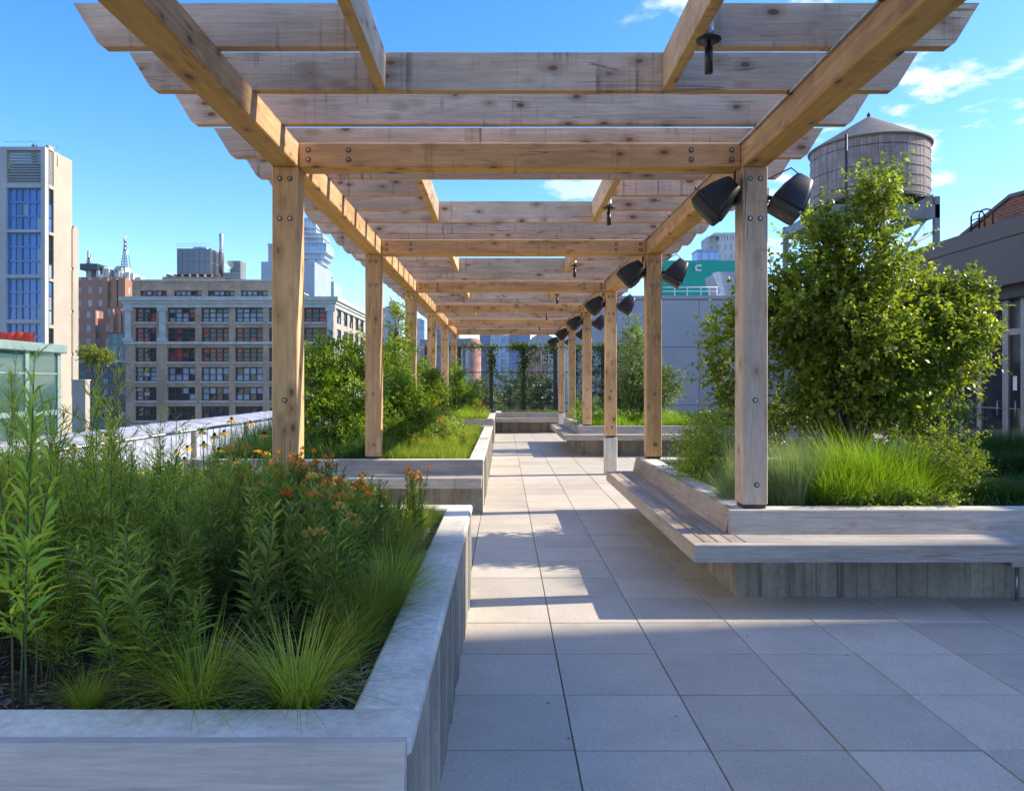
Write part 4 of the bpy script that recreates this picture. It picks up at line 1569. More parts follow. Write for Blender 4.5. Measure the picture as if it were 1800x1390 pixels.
# sloping fascia, drawn as boards with a joint
yf0 = -4.0
zf_b, zf_t = 4.02, 5.55
fx = BX - .55
fy = [yf0, 6, 12, 17.3, YE]
for a, b in zip(fy, fy[1:]):
    shift(MB().cbox(fx, fx + .1, a + .006, b - .006, zf_b, zf_t - .42, .004).build('fascia_panel', M['fascia'], t), t)
    shift(MB().cbox(fx - .03, fx + .1, a + .004, b - .004, zf_t - .41, zf_t, .01).build('fascia_cap', M['fascia'], t), t)
shift(MB().box(fx + .1, BX + 9, yf0, YE, zf_b + .02, zf_t - .05).build('roof', M['fascia'], t), t)
shift(MB().box(fx + .3, BX + .1, yf0, YE - .2, zf_b - .28, zf_b + .018).build('soffit', M['dsteel'], t), t)
shift(MB().box(BX + .25, BX + 9, yf0, YE - .3, 0, zf_b).build('interior', M['g_dark'], t), t)
my = [by(1690), by(1722), by(1768), by(1800), by(1845)]
mw = [.12, .19, .22, .2, .2]
for yy, w_ in zip(my, mw):
    shift(MB().cbox(BX - .02, BX + .12, yy - w_ / 2, yy + w_ / 2, 0, zf_b - .285, .006).build('mullion', M['alu'], t), t)
for k in range(4):
    a, b = my[k + 1] + mw[k + 1] / 2 + .001, my[k] - mw[k] / 2 - .001
    shift(MB().cbox(BX - .01, BX + .11, a, b, 2.86, 3.02, .006).build('transom', M['alu'], t), t)
    shift(MB().cbox(BX - .01, BX + .11, a, b, .0, .22, .006).build('sill_rail', M['alu'], t), t)
    shift(MB().box(BX + .04, BX + .06, a, b, 3.022, zf_b - .286).build('pane', M['g_dark'], t), t)
    shift(MB().box(BX + .04, BX + .06, a, b, .222, 2.858).build('pane', M['g_dark'], t), t)
    shift(MB().tube([(BX - .03, a + .02, 1.05), (BX - .03, b - .02, 1.05)], .02, 6).build('push_bar', M['alu'], t), t)
    shift(MB().tube([(BX - .07, a + .10, .85), (BX - .07, a + .10, 1.25)], .018, 6).build('door_handle', M['steel'], t), t)
shift(MB().box(BX + .036, BX + .039, by(1785), by(1778), 1.5, 1.85).build('paper_notice', M['white'], t), t)
shift(MB().box(11.6, 24, 29.2, 31, -.4, 4.3).build('rear_wing', M['g_dark'], t), t)
shift(MB().box(11.5, 24.1, 29.0, 31.1, 4.3, 4.75).build('rear_fascia', M['fascia'], t), t)
for k in range(6):
    shift(MB().box(11.9 + 1.6 * k, 12.0 + 1.6 * k, 29.1, 29.19, -.4, 4.3).build('mullion', M['alu'], t), t)
# brick bulkhead with stepped slope on the roof
t = build_at('brick_bulkhead', 'red brick bulkhead with sloping parapet above the dark fascia', 'bulkhead', (13.2, 18, 5.5))
bx0 = 13.2
yq = lambda p: bx0 * F / (p - CX)
zq = lambda y, p: WZ(y, yq(p))
prof = [(yq(1690), 5.3), (yq(1690), zq(419, 1690)), (yq(1778), zq(348, 1778)), (yq(1800) - .3, zq(344, 1800)), (14.5, 7.25), (-4, 7.25), (-4, 5.3)]
shift(MB().prism(prof, 0, bx0, bx0 + 7).build('wall', M['brick_red'], t), t)
cap = [(yq(1690), zq(419, 1690)), (yq(1778), zq(348, 1778)), (yq(1800) - .3, zq(344, 1800)), (14.5, 7.25), (-4, 7.25)]
mb = MB()
for (a, za_), (b, zb_) in zip(cap, cap[1:]):
    mb.prism([(a, za_ + .004), (b, zb_ + .004), (b, zb_ + .1), (a, za_ + .1)], 0, bx0 - .06, bx0 + .5)
shift(mb.build('coping', M['fascia'], t), t)
t = build_at('roof_ladder', 'black ladder with two looped handrails on the dark roof edge', 'ladder', (12.4, by(1716), 5.5))
for p, tp in ((1708, 373), (1722, 369)):
    yy = by(p) * .985
    z1 = WZ(tp, yy)
    pts = [(12.3, yy + .0, 5.3), (12.3, yy, z1 - .12), (12.33, yy - .03, z1 - .03), (12.42, yy - .09, z1), (12.5, yy - .16, z1 - .03), (12.53, yy - .19, z1 - .12), (12.53, yy - .19, 5.4)]
    shift(MB().tube(pts, .022, 8).build('handrail', M['black'], t), t)
for k in range(3):
    shift(MB().tube([(12.3, by(1708) * .985, 5.35 + .3 * k), (12.3, by(1722) * .985, 5.35 + .3 * k)], .014, 6).build('rung', M['black'], t), t)

# unseen pale blocks added on the left to bounce sun into the shade
t = build_at('rear_bounce_block', 'unseen pale block added behind the left side of the terrace to bounce sun', 'building', (-30, -28, -30))
shift(MB().box(-46, -17, -50, -9, -30, 26).build('wall', M['limestone'], t), t)
shift(MB().box(-46.3, -16.7, -50.3, -8.7, 26, 26.6).build('parapet', M['stone_grey'], t), t)
for j in range(7):
    for i in range(8):
        w = window(t, (0, 0, 0), 1.6, 2.0, 2, 2, [M['g_dark'], M['g_pale']], rotz=math.pi / 2, bar=.1, depth=.12)
        w.location = (-16.9 + 30, -46 + 4.6 * i + 28, 32 + 3.6 * j)
t = build_at('left_bounce_block', 'unseen pale block added on the left of the terrace to bounce sun', 'building', (-30, 8, -30))  # second unseen block, added for more bounced fill
shift(MB().box(-40, -23, -7, 27, -30, 24).build('wall', M['plaster'], t), t)
shift(MB().box(-40.3, -22.7, -7.3, 27.3, 24, 24.7).build('parapet', M['stone_grey'], t), t)
for j in range(6):
    for i in range(6):
        w = window(t, (0, 0, 0), 2.0, 2.2, 3, 2, [M['g_dark'], M['g_pale']], rotz=math.pi / 2, bar=.1, depth=.12)
        w.location = (-22.9 + 30, -5 + 5.4 * i - 8, 30.5 + 3.8 * j)
t = build_at('brick_tower_block', 'tall brown brick block standing right of the terrace', 'building', (38, 5, -30))  # tall neighbour on the right whose corner bounds the shade on the near paving
Yc = 5.02 + 30 * math.tan(math.pi / 2 - SUN_AZ)
shift(MB().box(30, 46, 0.5, Yc, -30, 34).build('wall', M['brick_tan'], t), t)
shift(MB().box(29.8, 46.2, 0.3, Yc, 34, 34.6).build('parapet', M['stone_grey'], t), t)
for j in range(8):
    for i in range(2):
        w = window(t, (0, 0, 0), 1.6, 2.0, 2, 2, [M['g_dark'], M['g_pale']], rotz=-math.pi / 2, bar=.1, depth=.12)
        w.location = (29.9 - 38, Yc - 1.5 - 4.0 * i - 5, 32 + 3.8 * j)

# --- skyline seen under the pergola -------------------------------------------------------------
SK = [  # the two farthest towers have haze blue painted into their wall colours
    ('haze_blue_tower', 'far skyscraper tinted blue-grey for haze, left of the third left post', 673, 702, 541, 1300, (0.20, 0.26, 0.34), (0.14, 0.20, 0.30), 9, 9),
    ('haze_blue_tower', 'far stepped tower top tinted blue for haze, between the second and third left posts', 684, 697, 530, 1400, (0.18, 0.24, 0.33), (0.12, 0.18, 0.28), 9, 9),
    ('glass_tower', 'far glass tower between the third and fourth left posts', 729, 746, 562, 900, (0.36, 0.46, 0.52), (0.20, 0.30, 0.38), 5, 8),
    ('stone_tower', 'stepped mauve stone tower low between the third and fourth left posts', 731, 752, 612, 520, (0.24, 0.18, 0.18), (0.14, 0.11, 0.12), 5, 6),
    ('dark_tower', 'dark slab tower between the fourth and fifth left posts', 765, 776, 568, 700, (0.17, 0.16, 0.19), (0.10, 0.10, 0.13), 6, 7),
    ('blue_slab', 'dark blue glass slab right of the round brick block', 843, 864, 586, 800, (0.09, 0.14, 0.25), (0.06, 0.10, 0.20), 7, 7),
    ('pale_glass_tower', 'pale blue glass tower above the fence, centre of the view', 862, 895, 589, 760, (0.30, 0.40, 0.48), (0.16, 0.26, 0.36), 6, 7),
    ('deep_blue_block', 'deep blue glass block above the fence beside the grey barrel roof', 895, 932, 586, 640, (0.10, 0.17, 0.30), (0.07, 0.12, 0.23), 6, 7),
    ('slate_tower', 'slate blue slab far behind the round brick block', 776, 806, 583, 820, (0.20, 0.23, 0.30), (0.13, 0.16, 0.22), 6, 7),
]
for nm, lab, a, b, top, Y, cw, cg, fw, fh in SK:
    t = build_at(nm, lab, 'tower', (WX((a + b) / 2, Y), Y, -30))
    m = tower_mat(nm + '_wall', cw, cg, fw, fh, 0.35, fw * .16)
    shift(MB().box(WX(a, Y), WX(b, Y), Y, Y + 30, -30, WZ(top, Y)).build('wall', m, t), t)
    shift(MB().box(WX(a, Y) + .1 * (WX(b, Y) - WX(a, Y)), WX(b, Y) - .3 * (WX(b, Y) - WX(a, Y)), Y + 4, Y + 20, WZ(top, Y), WZ(top - 3, Y)).build('roof_plant', M['zinc'], t), t)
t2 = SK[3]
t = [o for o in bpy.data.objects if o.name.startswith('stone_tower')][0]
shift(MB().box(WX(737, 521), WX(752, 521), 526, 545, WZ(612, 520), WZ(596, 521)).build('setback', bpy.data.materials['stone_tower_wall'], t), t)
# round-cornered brick block
YR = 330
M['pinkbrick'] = tower_mat('pink_brick_grid', (0.42, 0.215, 0.15), (0.26, 0.15, 0.12), 3.0, 4.2, 0.85, .75)
t = build_at('round_brick_block', 'pink brick block with rounded sunlit corner behind the mesh fence', 'building', (WX(825, YR), YR, -30))
r = (WX(845, YR) - WX(829, YR))
cx = WX(829, YR)
shift(MB().lathe([(r, -30), (r, WZ(604, YR)), (r * .93, WZ(598, YR)), (r * .7, WZ(594, YR)), (.1, WZ(593, YR))], cx, YR + r, 32, s=False).build('round_corner', M['pinkbrick'], t), t)
shift(MB().box(WX(803, YR), cx, YR + 1, YR + 14, -30, WZ(596, YR)).build('wall', M['pinkbrick'], t), t)
for a, b in ((806, 813), (818, 827)):
    shift(MB().box(WX(a, YR), WX(b, YR), YR + .2, YR + .98, -30, WZ(615, YR)).build('window_strip', M['zinc'], t), t)
shift(MB().box(WX(805, YR), WX(828, YR), YR + .3, YR + 14, WZ(609, YR), WZ(596, YR) + .3).build('crown_band', plain('mauve_metal', (0.21, 0.18, 0.20), 0.6), t), t)
YR = 260
t = build_at('barrel_roof_block', 'brick block with grey barrel roof behind the right end of the fence', 'building', (WX(953, YR), YR, -30))
pr = [(WX(928, YR), WZ(612, YR))]
for k in range(9):
    a = math.pi - math.pi * k / 8
    pr.append((WX(954 + 25 * math.cos(a), YR), WZ(606 - 19 * math.sin(a), YR)))
pr.append((WX(980, YR), WZ(612, YR)))
shift(MB().prism(pr, 1, YR, YR + 25).build('roof', plain('standing_seam', (0.33, 0.33, 0.34), 0.5, .2), t), t)
shift(MB().box(WX(928, YR), WX(980, YR), YR + .3, YR + 25, -30, WZ(612, YR)).build('wall', M['pinkbrick'], t), t)
shift(MB().box(WX(963, YR), WX(974, YR), YR - .4, YR + .28, -30, WZ(600, YR)).build('stair_shaft', M['stone_grey'], t), t)
for k in range(3):
    shift(MB().box(WX(951 + 4 * k, YR), WX(953 + 4 * k, YR), YR - .2, YR + .28, WZ(640, YR), WZ(622, YR)).build('fin', M['plaster'], t), t)
# roofs beyond the fence
t = build_at('low_roof_block', 'low grey roof block with pipes just beyond the mesh fence', 'building', (WX(880, 60), 60, -30))
shift(MB().box(WX(790, 60), WX(1000, 60), 60, 80, -30, WZ(706, 60)).build('wall', plain('grey_render', (0.22, 0.20, 0.18), 0.9, 0, .25, .6), t), t)
shift(MB().box(WX(788, 60), WX(1002, 60), 59.8, 80, WZ(706, 60), WZ(703, 60)).build('coping', M['plaster'], t), t)
shift(MB().box(WX(922, 50), WX(962, 50), 50, 53, -30, WZ(708, 50)).build('bulkhead', M['stone_grey'], t), t)
shift(MB().tube([(WX(885, 58), 58, WZ(677, 58)), (WX(965, 58), 58, WZ(677, 58))], .06, 6).build('pipe', M['white'], t), t)
for p in (887, 925, 963):
    shift(MB().tube([(WX(p, 58), 58, WZ(677, 58)), (WX(p, 58), 59.99, WZ(712, 58))], .05, 6).build('pipe_stand', M['steel'], t), t)

# ------------------------------------------------------------------ vegetation
LM = {
    'willow': leafy('willow_leaf', (0.161, 0.275, 0.048), (0.298, 0.437, 0.063), (0.458, 0.516, 0.072), 0.36, vary=0.28, dead=0.035),
    'thread': leafy('thread_leaf', (0.193, 0.324, 0.050), (0.367, 0.491, 0.076), (0.516, 0.585, 0.085), 0.38, vary=0.28, dead=0.035),
    'milk': leafy('milkweed_leaf', (0.129, 0.224, 0.050), (0.233, 0.343, 0.067), (0.384, 0.450, 0.067), 0.34, vary=0.28, dead=0.035),
    'sedge': leafy('sedge_blade', (0.191, 0.292, 0.041), (0.340, 0.417, 0.056), (0.450, 0.445, 0.093), 0.42, vary=0.25, dead=0.06),
    'meadow': leafy('meadow_blade', (0.187, 0.295, 0.030), (0.327, 0.407, 0.044), (0.406, 0.442, 0.073), 0.42),
    'blue': leafy('bluegreen_blade', (0.145, 0.230, 0.133), (0.242, 0.327, 0.182), (0.339, 0.387, 0.218), 0.36),
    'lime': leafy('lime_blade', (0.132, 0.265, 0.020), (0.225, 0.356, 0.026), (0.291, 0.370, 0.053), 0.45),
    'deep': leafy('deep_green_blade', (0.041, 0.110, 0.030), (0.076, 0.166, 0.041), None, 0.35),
    'tree': leafy('tree_leaf', (0.139, 0.213, 0.037), (0.247, 0.315, 0.048), (0.395, 0.406, 0.058), 0.46, 0.36, 1.2, 0.6),
    'shrub': leafy('shrub_leaf', (0.111, 0.214, 0.030), (0.221, 0.344, 0.041), (0.333, 0.424, 0.053), 0.42, 0.38, 1.2),
    'box': leafy('small_shrub_leaf', (0.182, 0.304, 0.040), (0.345, 0.446, 0.061), (0.528, 0.547, 0.122), 0.40),
    'ever': leafy('evergreen_leaf', (0.123, 0.196, 0.072), (0.217, 0.302, 0.096), (0.436, 0.471, 0.217), 0.25, 0.45),
    'far': leafy('far_leaf', (0.090, 0.150, 0.045), (0.150, 0.210, 0.068), None, 0.3),
    'farlime': leafy('far_lime_leaf', (0.22, 0.27, 0.03), (0.30, 0.33, 0.05), None, 0.35),
    'vine': leafy('vine_leaf', (0.07, 0.13, 0.02), (0.14, 0.20, 0.03), (0.22, 0.24, 0.04), 0.42),
    'yellow': leafy('yellow_petal', (0.75, 0.44, 0.01), (0.80, 0.52, 0.02), None, 0.3),
    'orange': leafy('orange_floret', (0.72, 0.19, 0.015), (0.80, 0.28, 0.02), (0.80, 0.38, 0.06), 0.3),
    'dullorange': leafy('faded_floret', (0.673, 0.360, 0.101), (0.598, 0.480, 0.157), (0.747, 0.300, 0.067), 0.3),
}
M['bark'] = plain('bark', (0.075, 0.058, 0.045), 0.9, 0, .3, 12)
M['stem_g'] = plain('green_stem', (0.10, 0.12, 0.045), 0.7, 0, .2, 10)
M['cone'] = plain('flower_cone', (0.03, 0.015, 0.008), 0.9)


def nrm(a):
    return a / np.maximum(np.linalg.norm(a, axis=-1, keepdims=True), 1e-9)


def leaf_arr(pos, d, up, L, Wd, fold=0.18, droop=0.15):
    """folded, drooping leaves: five points and four triangles each"""
    d = nrm(d)
    side = np.cross(d, up)
    side = nrm(np.where(np.linalg.norm(side, axis=1, keepdims=True) < 1e-3, np.array([[1.0, 0, 0]]), side))
    n = np.cross(side, d)
    L = np.asarray(L)[:, None]
    Wd = np.asarray(Wd)[:, None]
    c = pos + d * L * .48 - n * droop * L * .12
    l = pos + d * L * .45 - side * Wd / 2 + n * fold * Wd
    r = pos + d * L * .45 + side * Wd / 2 + n * fold * Wd
    t = pos + d * L - n * droop * L
    V = np.stack([pos, l, c, r, t], 1).reshape(-1, 3)
    b = np.arange(len(pos))[:, None] * 5
    T = np.concatenate([b + np.array([[0, 3, 2]]), b + np.array([[0, 2, 1]]), b + np.array([[2, 3, 4]]), b + np.array([[1, 2, 4]])], 0)
    return V, T


def blades(base, tip_dir, L, Wd, bend, seg=4):
    """grass blades: narrow strips that arch over"""
    N = len(base)
    d = nrm(tip_dir)
    hor = d.copy()
    hor[:, 2] = 0
    hor = nrm(hor + 1e-6)
    side = np.stack([-hor[:, 1], hor[:, 0], np.zeros(N)], 1)
    Vs = []
    for k in range(seg + 1):
        f = k / seg
        p = base + d * (L * f)[:, None] + hor * (bend * L * f * f * .55)[:, None]
        p[:, 2] -= bend * L * f * f * .55
        w = Wd * (1 - f ** 1.6) * .5 + .0002
        Vs.append(p - side * w[:, None])
        Vs.append(p + side * w[:, None])
    V = np.stack(Vs, 1).reshape(-1, 3)
    b = np.arange(N)[:, None] * (2 * (seg + 1))
    T = np.concatenate([b + np.array([[2 * k, 2 * k + 1, 2 * k + 3, 2 * k + 2]]) for k in range(seg)], 0)
    return V, T


def grass_mesh(name, n, h, rad, mat, lean=0.5, bend=0.5, w=0.005, hv=0.35, up=1.0, seg=4, seed=0):
    g = np.random.default_rng(seed)
    a = g.uniform(0, 2 * np.pi, n)
    r = rad * np.sqrt(g.uniform(0, 1, n))
    base = np.stack([r * np.cos(a), r * np.sin(a), np.zeros(n)], 1)
    a2 = a + g.normal(0, .7, n)
    ln = lean * g.uniform(.1, 1, n)
    d = np.stack([np.cos(a2) * ln, np.sin(a2) * ln, np.full(n, up)], 1)
    L = h * g.uniform(1 - hv, 1.12, n)
    V, T = blades(base, d, L, g.uniform(.6, 1.3, n) * w, bend * g.uniform(.2, 1.5, n), seg)
    return fast_mesh(name, V, T, mat, True)


def stem_leaves(g, pts, n, t0, L, Wd, ang=0.9, droop=.2):
    """leaves in a spiral up a stem given as points"""
    pts = np.asarray(pts)
    f = np.sort(g.uniform(t0, 1, n))
    seg = f * (len(pts) - 1)
    i = np.minimum(seg.astype(int), len(pts) - 2)
    u = (seg - i)[:, None]
    p = pts[i] * (1 - u) + pts[i + 1] * u
    ax = nrm(pts[i + 1] - pts[i])
    a = np.arange(n) * 2.4 + g.uniform(0, 1, n)
    h = np.stack([np.cos(a), np.sin(a), np.zeros(n)], 1)
    an = ang * g.uniform(.7, 1.2, n) * (1.1 - .45 * f)
    d = ax * np.cos(an)[:, None] + h * np.sin(an)[:, None]
    sz = (1.0 - .45 * f ** 3) * g.uniform(.7, 1.2, n)
    return leaf_arr(p, d, ax + g.normal(0, .25, (n, 3)), L * sz, Wd * sz, .15, droop)


def clump(kind, h, seed):
    """one many-stemmed perennial: returns stem mesh, leaf mesh, flower mesh or None"""
    g = np.random.default_rng(seed)
    mb = MB()
    Vs, Ts, off = [], [], 0
    FV, FT, fo = [], [], 0
    ns = {'willow': 4, 'thread': 5, 'milk': 6, 'wisp': 1}[kind]
    for s in range(ns):
        a = g.uniform(0, 6.28)
        r = g.uniform(.01, .07)
        hh = h * g.uniform(.78, 1.05)
        ln = g.uniform(.05, .22) * hh
        aa = a + g.normal(0, .4)
        pts = []
        for k in range(6):
            f = k / 5
            pts.append((r * math.cos(a) + ln * f ** 1.6 * math.cos(aa) + g.normal(0, .006), r * math.sin(a) + ln * f ** 1.6 * math.sin(aa) + g.normal(0, .006), hh * f))
        mb.tube(pts, [.0045, .004, .0036, .003, .0024, .0012], 5, 0, False)
        if kind == 'willow':
            v, t = stem_leaves(g, pts, int(60 * hh / .9) + 10, .22, .125, .020, 1.05, .25)
        elif kind in ('thread', 'wisp'):
            v, t = stem_leaves(g, pts, int((120 if kind == 'thread' else 150) * hh), .2, .085, .0068, .9, .12)
            # side twigs near the top
            for q in range(5 if kind == 'thread' else 9):
                f0 = g.uniform(.45, .95)
                p0 = np.array(pts[int(f0 * 5)])
                dd = np.array([g.normal(0, .6), g.normal(0, .6), 1.0])
                dd = dd / np.linalg.norm(dd) * g.uniform(.12, .26)
                tw = [p0 + dd * q2 / 3 for q2 in range(4)]
                v2, t2 = stem_leaves(g, tw, 16, .1, .06, .005, .8, .1)
                t = np.concatenate([t, t2 + len(v)])
                v = np.concatenate([v, v2])
                mb.tube([tuple(x) for x in tw], .0013, 4, 0, False)
        else:
            v, t = stem_leaves(g, pts, int(70 * hh / .5), .15, .072, .0155, 1.0, .15)
            top = np.array(pts[-1])
            n = 26
            dirs = nrm(np.stack([g.normal(0, 1, n), g.normal(0, 1, n), g.uniform(.1, 1.2, n)], 1))
            v3, t3 = leaf_arr(top + dirs * .012 + np.array([[0, 0, .0]]), dirs, g.normal(0, 1, (n, 3)), g.uniform(.012, .022, n), g.uniform(.008, .014, n), .3, .1)
            FV.append(v3)
            FT.append(t3)
        Vs.append(v)
        Ts.append(t + off)
        off += len(v)
    st = mb.mesh('stem', M['stem_g'])
    lv = fast_mesh('leaves', np.concatenate(Vs), np.concatenate(Ts), LM['thread' if kind == 'wisp' else kind], False)
    return st, lv, list(zip(FV, FT))


def place(name, label, cat, group, loc, parts, rz=0.0, sc=1.0, tilt=(0, 0)):
    o = empty(name, label, cat, group, loc=loc)
    o.rotation_euler = (tilt[0], tilt[1], rz)
    o.scale = (sc, sc, sc) if not isinstance(sc, tuple) else sc
    for nm, me in parts:
        put(nm, me, o)
    return o


SO = 0.595                                          # soil level
# templates
wil = [clump('willow', .9, 10 + k)[:2] for k in range(9)]
thr = [clump('thread', 1.0, 30 + k)[:2] for k in range(9)]
mil = []
for k in range(5):
    s_, l_, f_ = clump('milk', .5, 50 + k)
    mil.append((s_, l_, [('flower_head', fast_mesh('flower_head', a, b, LM['orange'])) for a, b in f_], [('flower_head', fast_mesh('flower_head', a, b, LM['dullorange'])) for a, b in f_[::2]]))
sed = [grass_mesh('blades', 430, .37, .045, LM['sedge'], .75, .78, .0034, seed=70 + k, seg=5) for k in range(4)]


def topy(px):
    xs = [-300, -50, 60, 150, 230, 300, 360, 430, 500, 600, 700, 790, 900]
    ys = [770, 780, 780, 775, 785, 795, 800, 805, 808, 832, 862, 885, 900]
    return float(np.interp(px, xs, ys))


def zone(px, y):
    a = 'front row' if y < 3.2 else 'second rank' if y < 4.1 else 'third rank' if y < 5.0 else 'far end'
    b = 'below the glass pavilion' if px < 120 else 'below the grey loft building' if px < 240 else 'below the office building' if px < 470 else 'before the first left post' if px < 600 else 'towards the walkway'
    return '%s %s' % (a, b)


cnt = 0
yy = 2.66
while yy < 5.95:
    xx = -0.62
    while xx > -4.0:
        x = xx + R.uniform(-.09, .09)
        y = yy + R.uniform(-.09, .09)
        px = CX + x * F / y
        if -330 < px < 800 and not (y < 2.78 and 240 < px < 640):
            hmax = H - (topy(px) - CY) * y / F - SO
            front = min(1.0, .62 + (y - 2.4) * .45)
            hh = max(.16, hmax * R.choice((R.uniform(.66, .9), R.uniform(.82, 1.05))) * front)
            loc = (x, y, SO - .01)
            rz = R.uniform(0, 6.28)
            tl = (R.uniform(-.15, .15), R.uniform(-.15, .15))
            if -1.72 > x > -1.9 and 5.75 < y < 6.1:
                pass
            elif x > -.66 and px > 560 or hh < .24:
                place('sedge_tuft', 'low sedge tuft in the near planter, ' + zone(px, y), 'grass', 'low sedge in the near planter', loc, [('blades', R.choice(sed))], rz, max(.55, min(1.0, hh / .36)), tl)
            elif px > 380 and (hh < .62 or R.random() < .5):
                m_ = R.choice(mil)
                rnd = R.random()
                st_ = 'orange-flowered' if rnd < .20 and y > 3.3 else 'fading' if rnd < .40 else 'leafy flowerless'
                place('milkweed', 'bushy %s milkweed in the near planter, %s' % (st_, zone(px, y)), 'plant', '%s milkweed in the near planter' % st_, loc,
                      [('stem', m_[0]), ('leaves', m_[1])] + (m_[2] if st_[0] == 'o' else m_[3] if st_[:2] == 'fa' else []), rz, (min(1.35, hh / .5),) * 2 + (hh / .5,), tl)
            else:
                th = px < 150 and R.random() < .62 or R.random() < .25
                tm = R.choice(thr if th else wil)
                base = 1.0 if th else .9
                s = hh / base
                place('thread_leaf_plant' if th else 'willow_leaf_plant', ('feathery thread-leaved plant in the near planter, ' if th else 'willow-leaved plant in the near planter, ') + zone(px, y), 'plant',
                      'thread-leaved plants in the near planter' if th else 'willow-leaved plants in the near planter', loc, [('stem', tm[0]), ('leaves', tm[1])], rz, (max(.75, min(1.2, s)),) * 2 + (s,), tl)
            cnt += 1
        xx -= .175 if px > -150 else .4
    yy += .175
# single tall stems that stand out of the front row
for px, y, top, lab in ((40, 2.42, 600, 'tall pale bare-legged stem at the left front of the near planter'), (240, 2.5, 905, 'upright leafy stem between the front sedges of the near planter'), (280, 2.46, 985, 'short leafy stem beside the front sedges')):
    hh = H - (top - CY) * y / F - SO
    tm = wil[int(px) % 6]
    place('willow_leaf_plant', lab, 'plant', None, (WX(px, y), y, SO - .01), [('stem', tm[0]), ('leaves', tm[1])], px * .1, (.9, .9, hh / .9))
# wispy tall stems above the mass
wis = [clump('wisp', 1.0, 90 + k)[:2] for k in range(5)]
for k, (px, top, y) in enumerate(((20, 610, 3.6), (48, 650, 4.2), (75, 640, 3.3), (100, 690, 4.6), (128, 655, 3.8), (150, 600, 3.4), (163, 640, 4.4), (185, 700, 3.6), (205, 735, 4.8), (232, 690, 4.0), (245, 715, 3.5), (275, 720, 4.5), (300, 745, 5.0), (-20, 640, 3.4), (-60, 600, 3.8), (5, 700, 4.8), (60, 720, 3.0), (115, 735, 3.1), (172, 690, 5.2), (215, 760, 3.2))):
    hh = H - (top - CY) * y / F - SO
    tm = wis[k % 5]
    place('wispy_plant', 'wispy stem above the near planter, seen against %s' % ('the glass pavilion' if px < 105 else 'the limestone tower' if px < 155 else 'the grey loft building' if px < 222 else 'the office building'), 'plant', 'wispy stems at the left of the near planter', (WX(px, y), y, SO - .01), [('stem', tm[0]), ('leaves', tm[1])], k * 1.1, (1, 1, hh), (R.uniform(-.08, .08), R.uniform(-.1, .1)))
# front sedges
for px, y, s, k, lab in ((350, 2.42, 1.05, 0, 'large bright sedge tuft at the front of the near planter, left of the pair'), (525, 2.42, 1.12, 1, 'large bright sedge tuft at the front of the near planter, right of the pair'), (150, 2.42, .55, 2, 'small sedge tuft at the front left of the near planter')):
    place('sedge_tuft', lab, 'grass', None, (WX(px, y), y, SO - .005), [('blades', sed[k])], k * 1.3, s)
# rim sedges leaning over the right coping
for k in range(28):
    y = 2.75 + k * .113
    place('sedge_tuft', 'yellow-green sedge leaning over the near planter rim, %s' % ('nearest quarter' if y < 3.5 else 'second quarter' if y < 4.3 else 'third quarter' if y < 5.1 else 'farthest quarter'), 'grass', 'sedge along the near planter rim', (-.55 - R.uniform(0, .2), y, SO - .005), [('blades', R.choice(sed))], R.uniform(0, 6.28), R.uniform(.36, .55) + .18 * (y > 5), (0, R.uniform(.1, .35)))
# mulch
g = np.random.default_rng(3)
n = 8000
pos = np.stack([g.uniform(-2.4, -.46, n), 2.26 + 3.3 * g.uniform(0, 1, n) ** 3.2, SO + g.uniform(.003, .022, n)], 1)
side = g.uniform(0, 1, n) < .35
pos[side, 0] = -.46 - g.uniform(0, .3, side.sum())
pos[side, 1] = g.uniform(2.3, 5.8, side.sum())
a = g.uniform(0, 6.28, n)
d = np.stack([np.cos(a), np.sin(a), g.normal(0, .18, n)], 1)
V, T = leaf_arr(pos, d, np.tile([[0, 0, 1.0]], (n, 1)) + g.normal(0, .35, (n, 3)), g.uniform(.025, .075, n), g.uniform(.006, .014, n), .2, .05)
tm_ = NT('bark_chips')
cc = tm_.mix(tm_.island(), (0.06, 0.05, 0.04), (0.34, 0.29, 0.24))
o = put('mulch', fast_mesh('mulch', V, T, tm_.col(cc, .9)))
tag(o, 'dark shredded bark mulch on the soil of the near planter', 'mulch', kind='stuff')


n = 150
pos = np.stack([g.uniform(-.24, 6, n), 2.6 + 20 * g.uniform(0, 1, n) ** 1.8, np.full(n, .003)], 1)
keep = ~((pos[:, 0] > 1.3) & (pos[:, 1] > 5.3) & (pos[:, 1] < 10.2))
pos = pos[keep]
a = g.uniform(0, 6.28, len(pos))
V, T = leaf_arr(pos, np.stack([np.cos(a), np.sin(a), np.zeros(len(pos))], 1), np.tile([[0, 0, 1.0]], (len(pos), 1)), g.uniform(.008, .03, len(pos)), g.uniform(.004, .014, len(pos)), .25, -.05)
tf_ = NT('dry_leaf')
o = put('leaf_litter', fast_mesh('leaf_litter', V, T, tf_.col(tf_.mix(tf_.island(), (0.06, 0.045, 0.03), (0.26, 0.2, 0.1)), .9)))
tag(o, 'scattered dry leaf bits and grit on the paving', 'litter', kind='stuff')


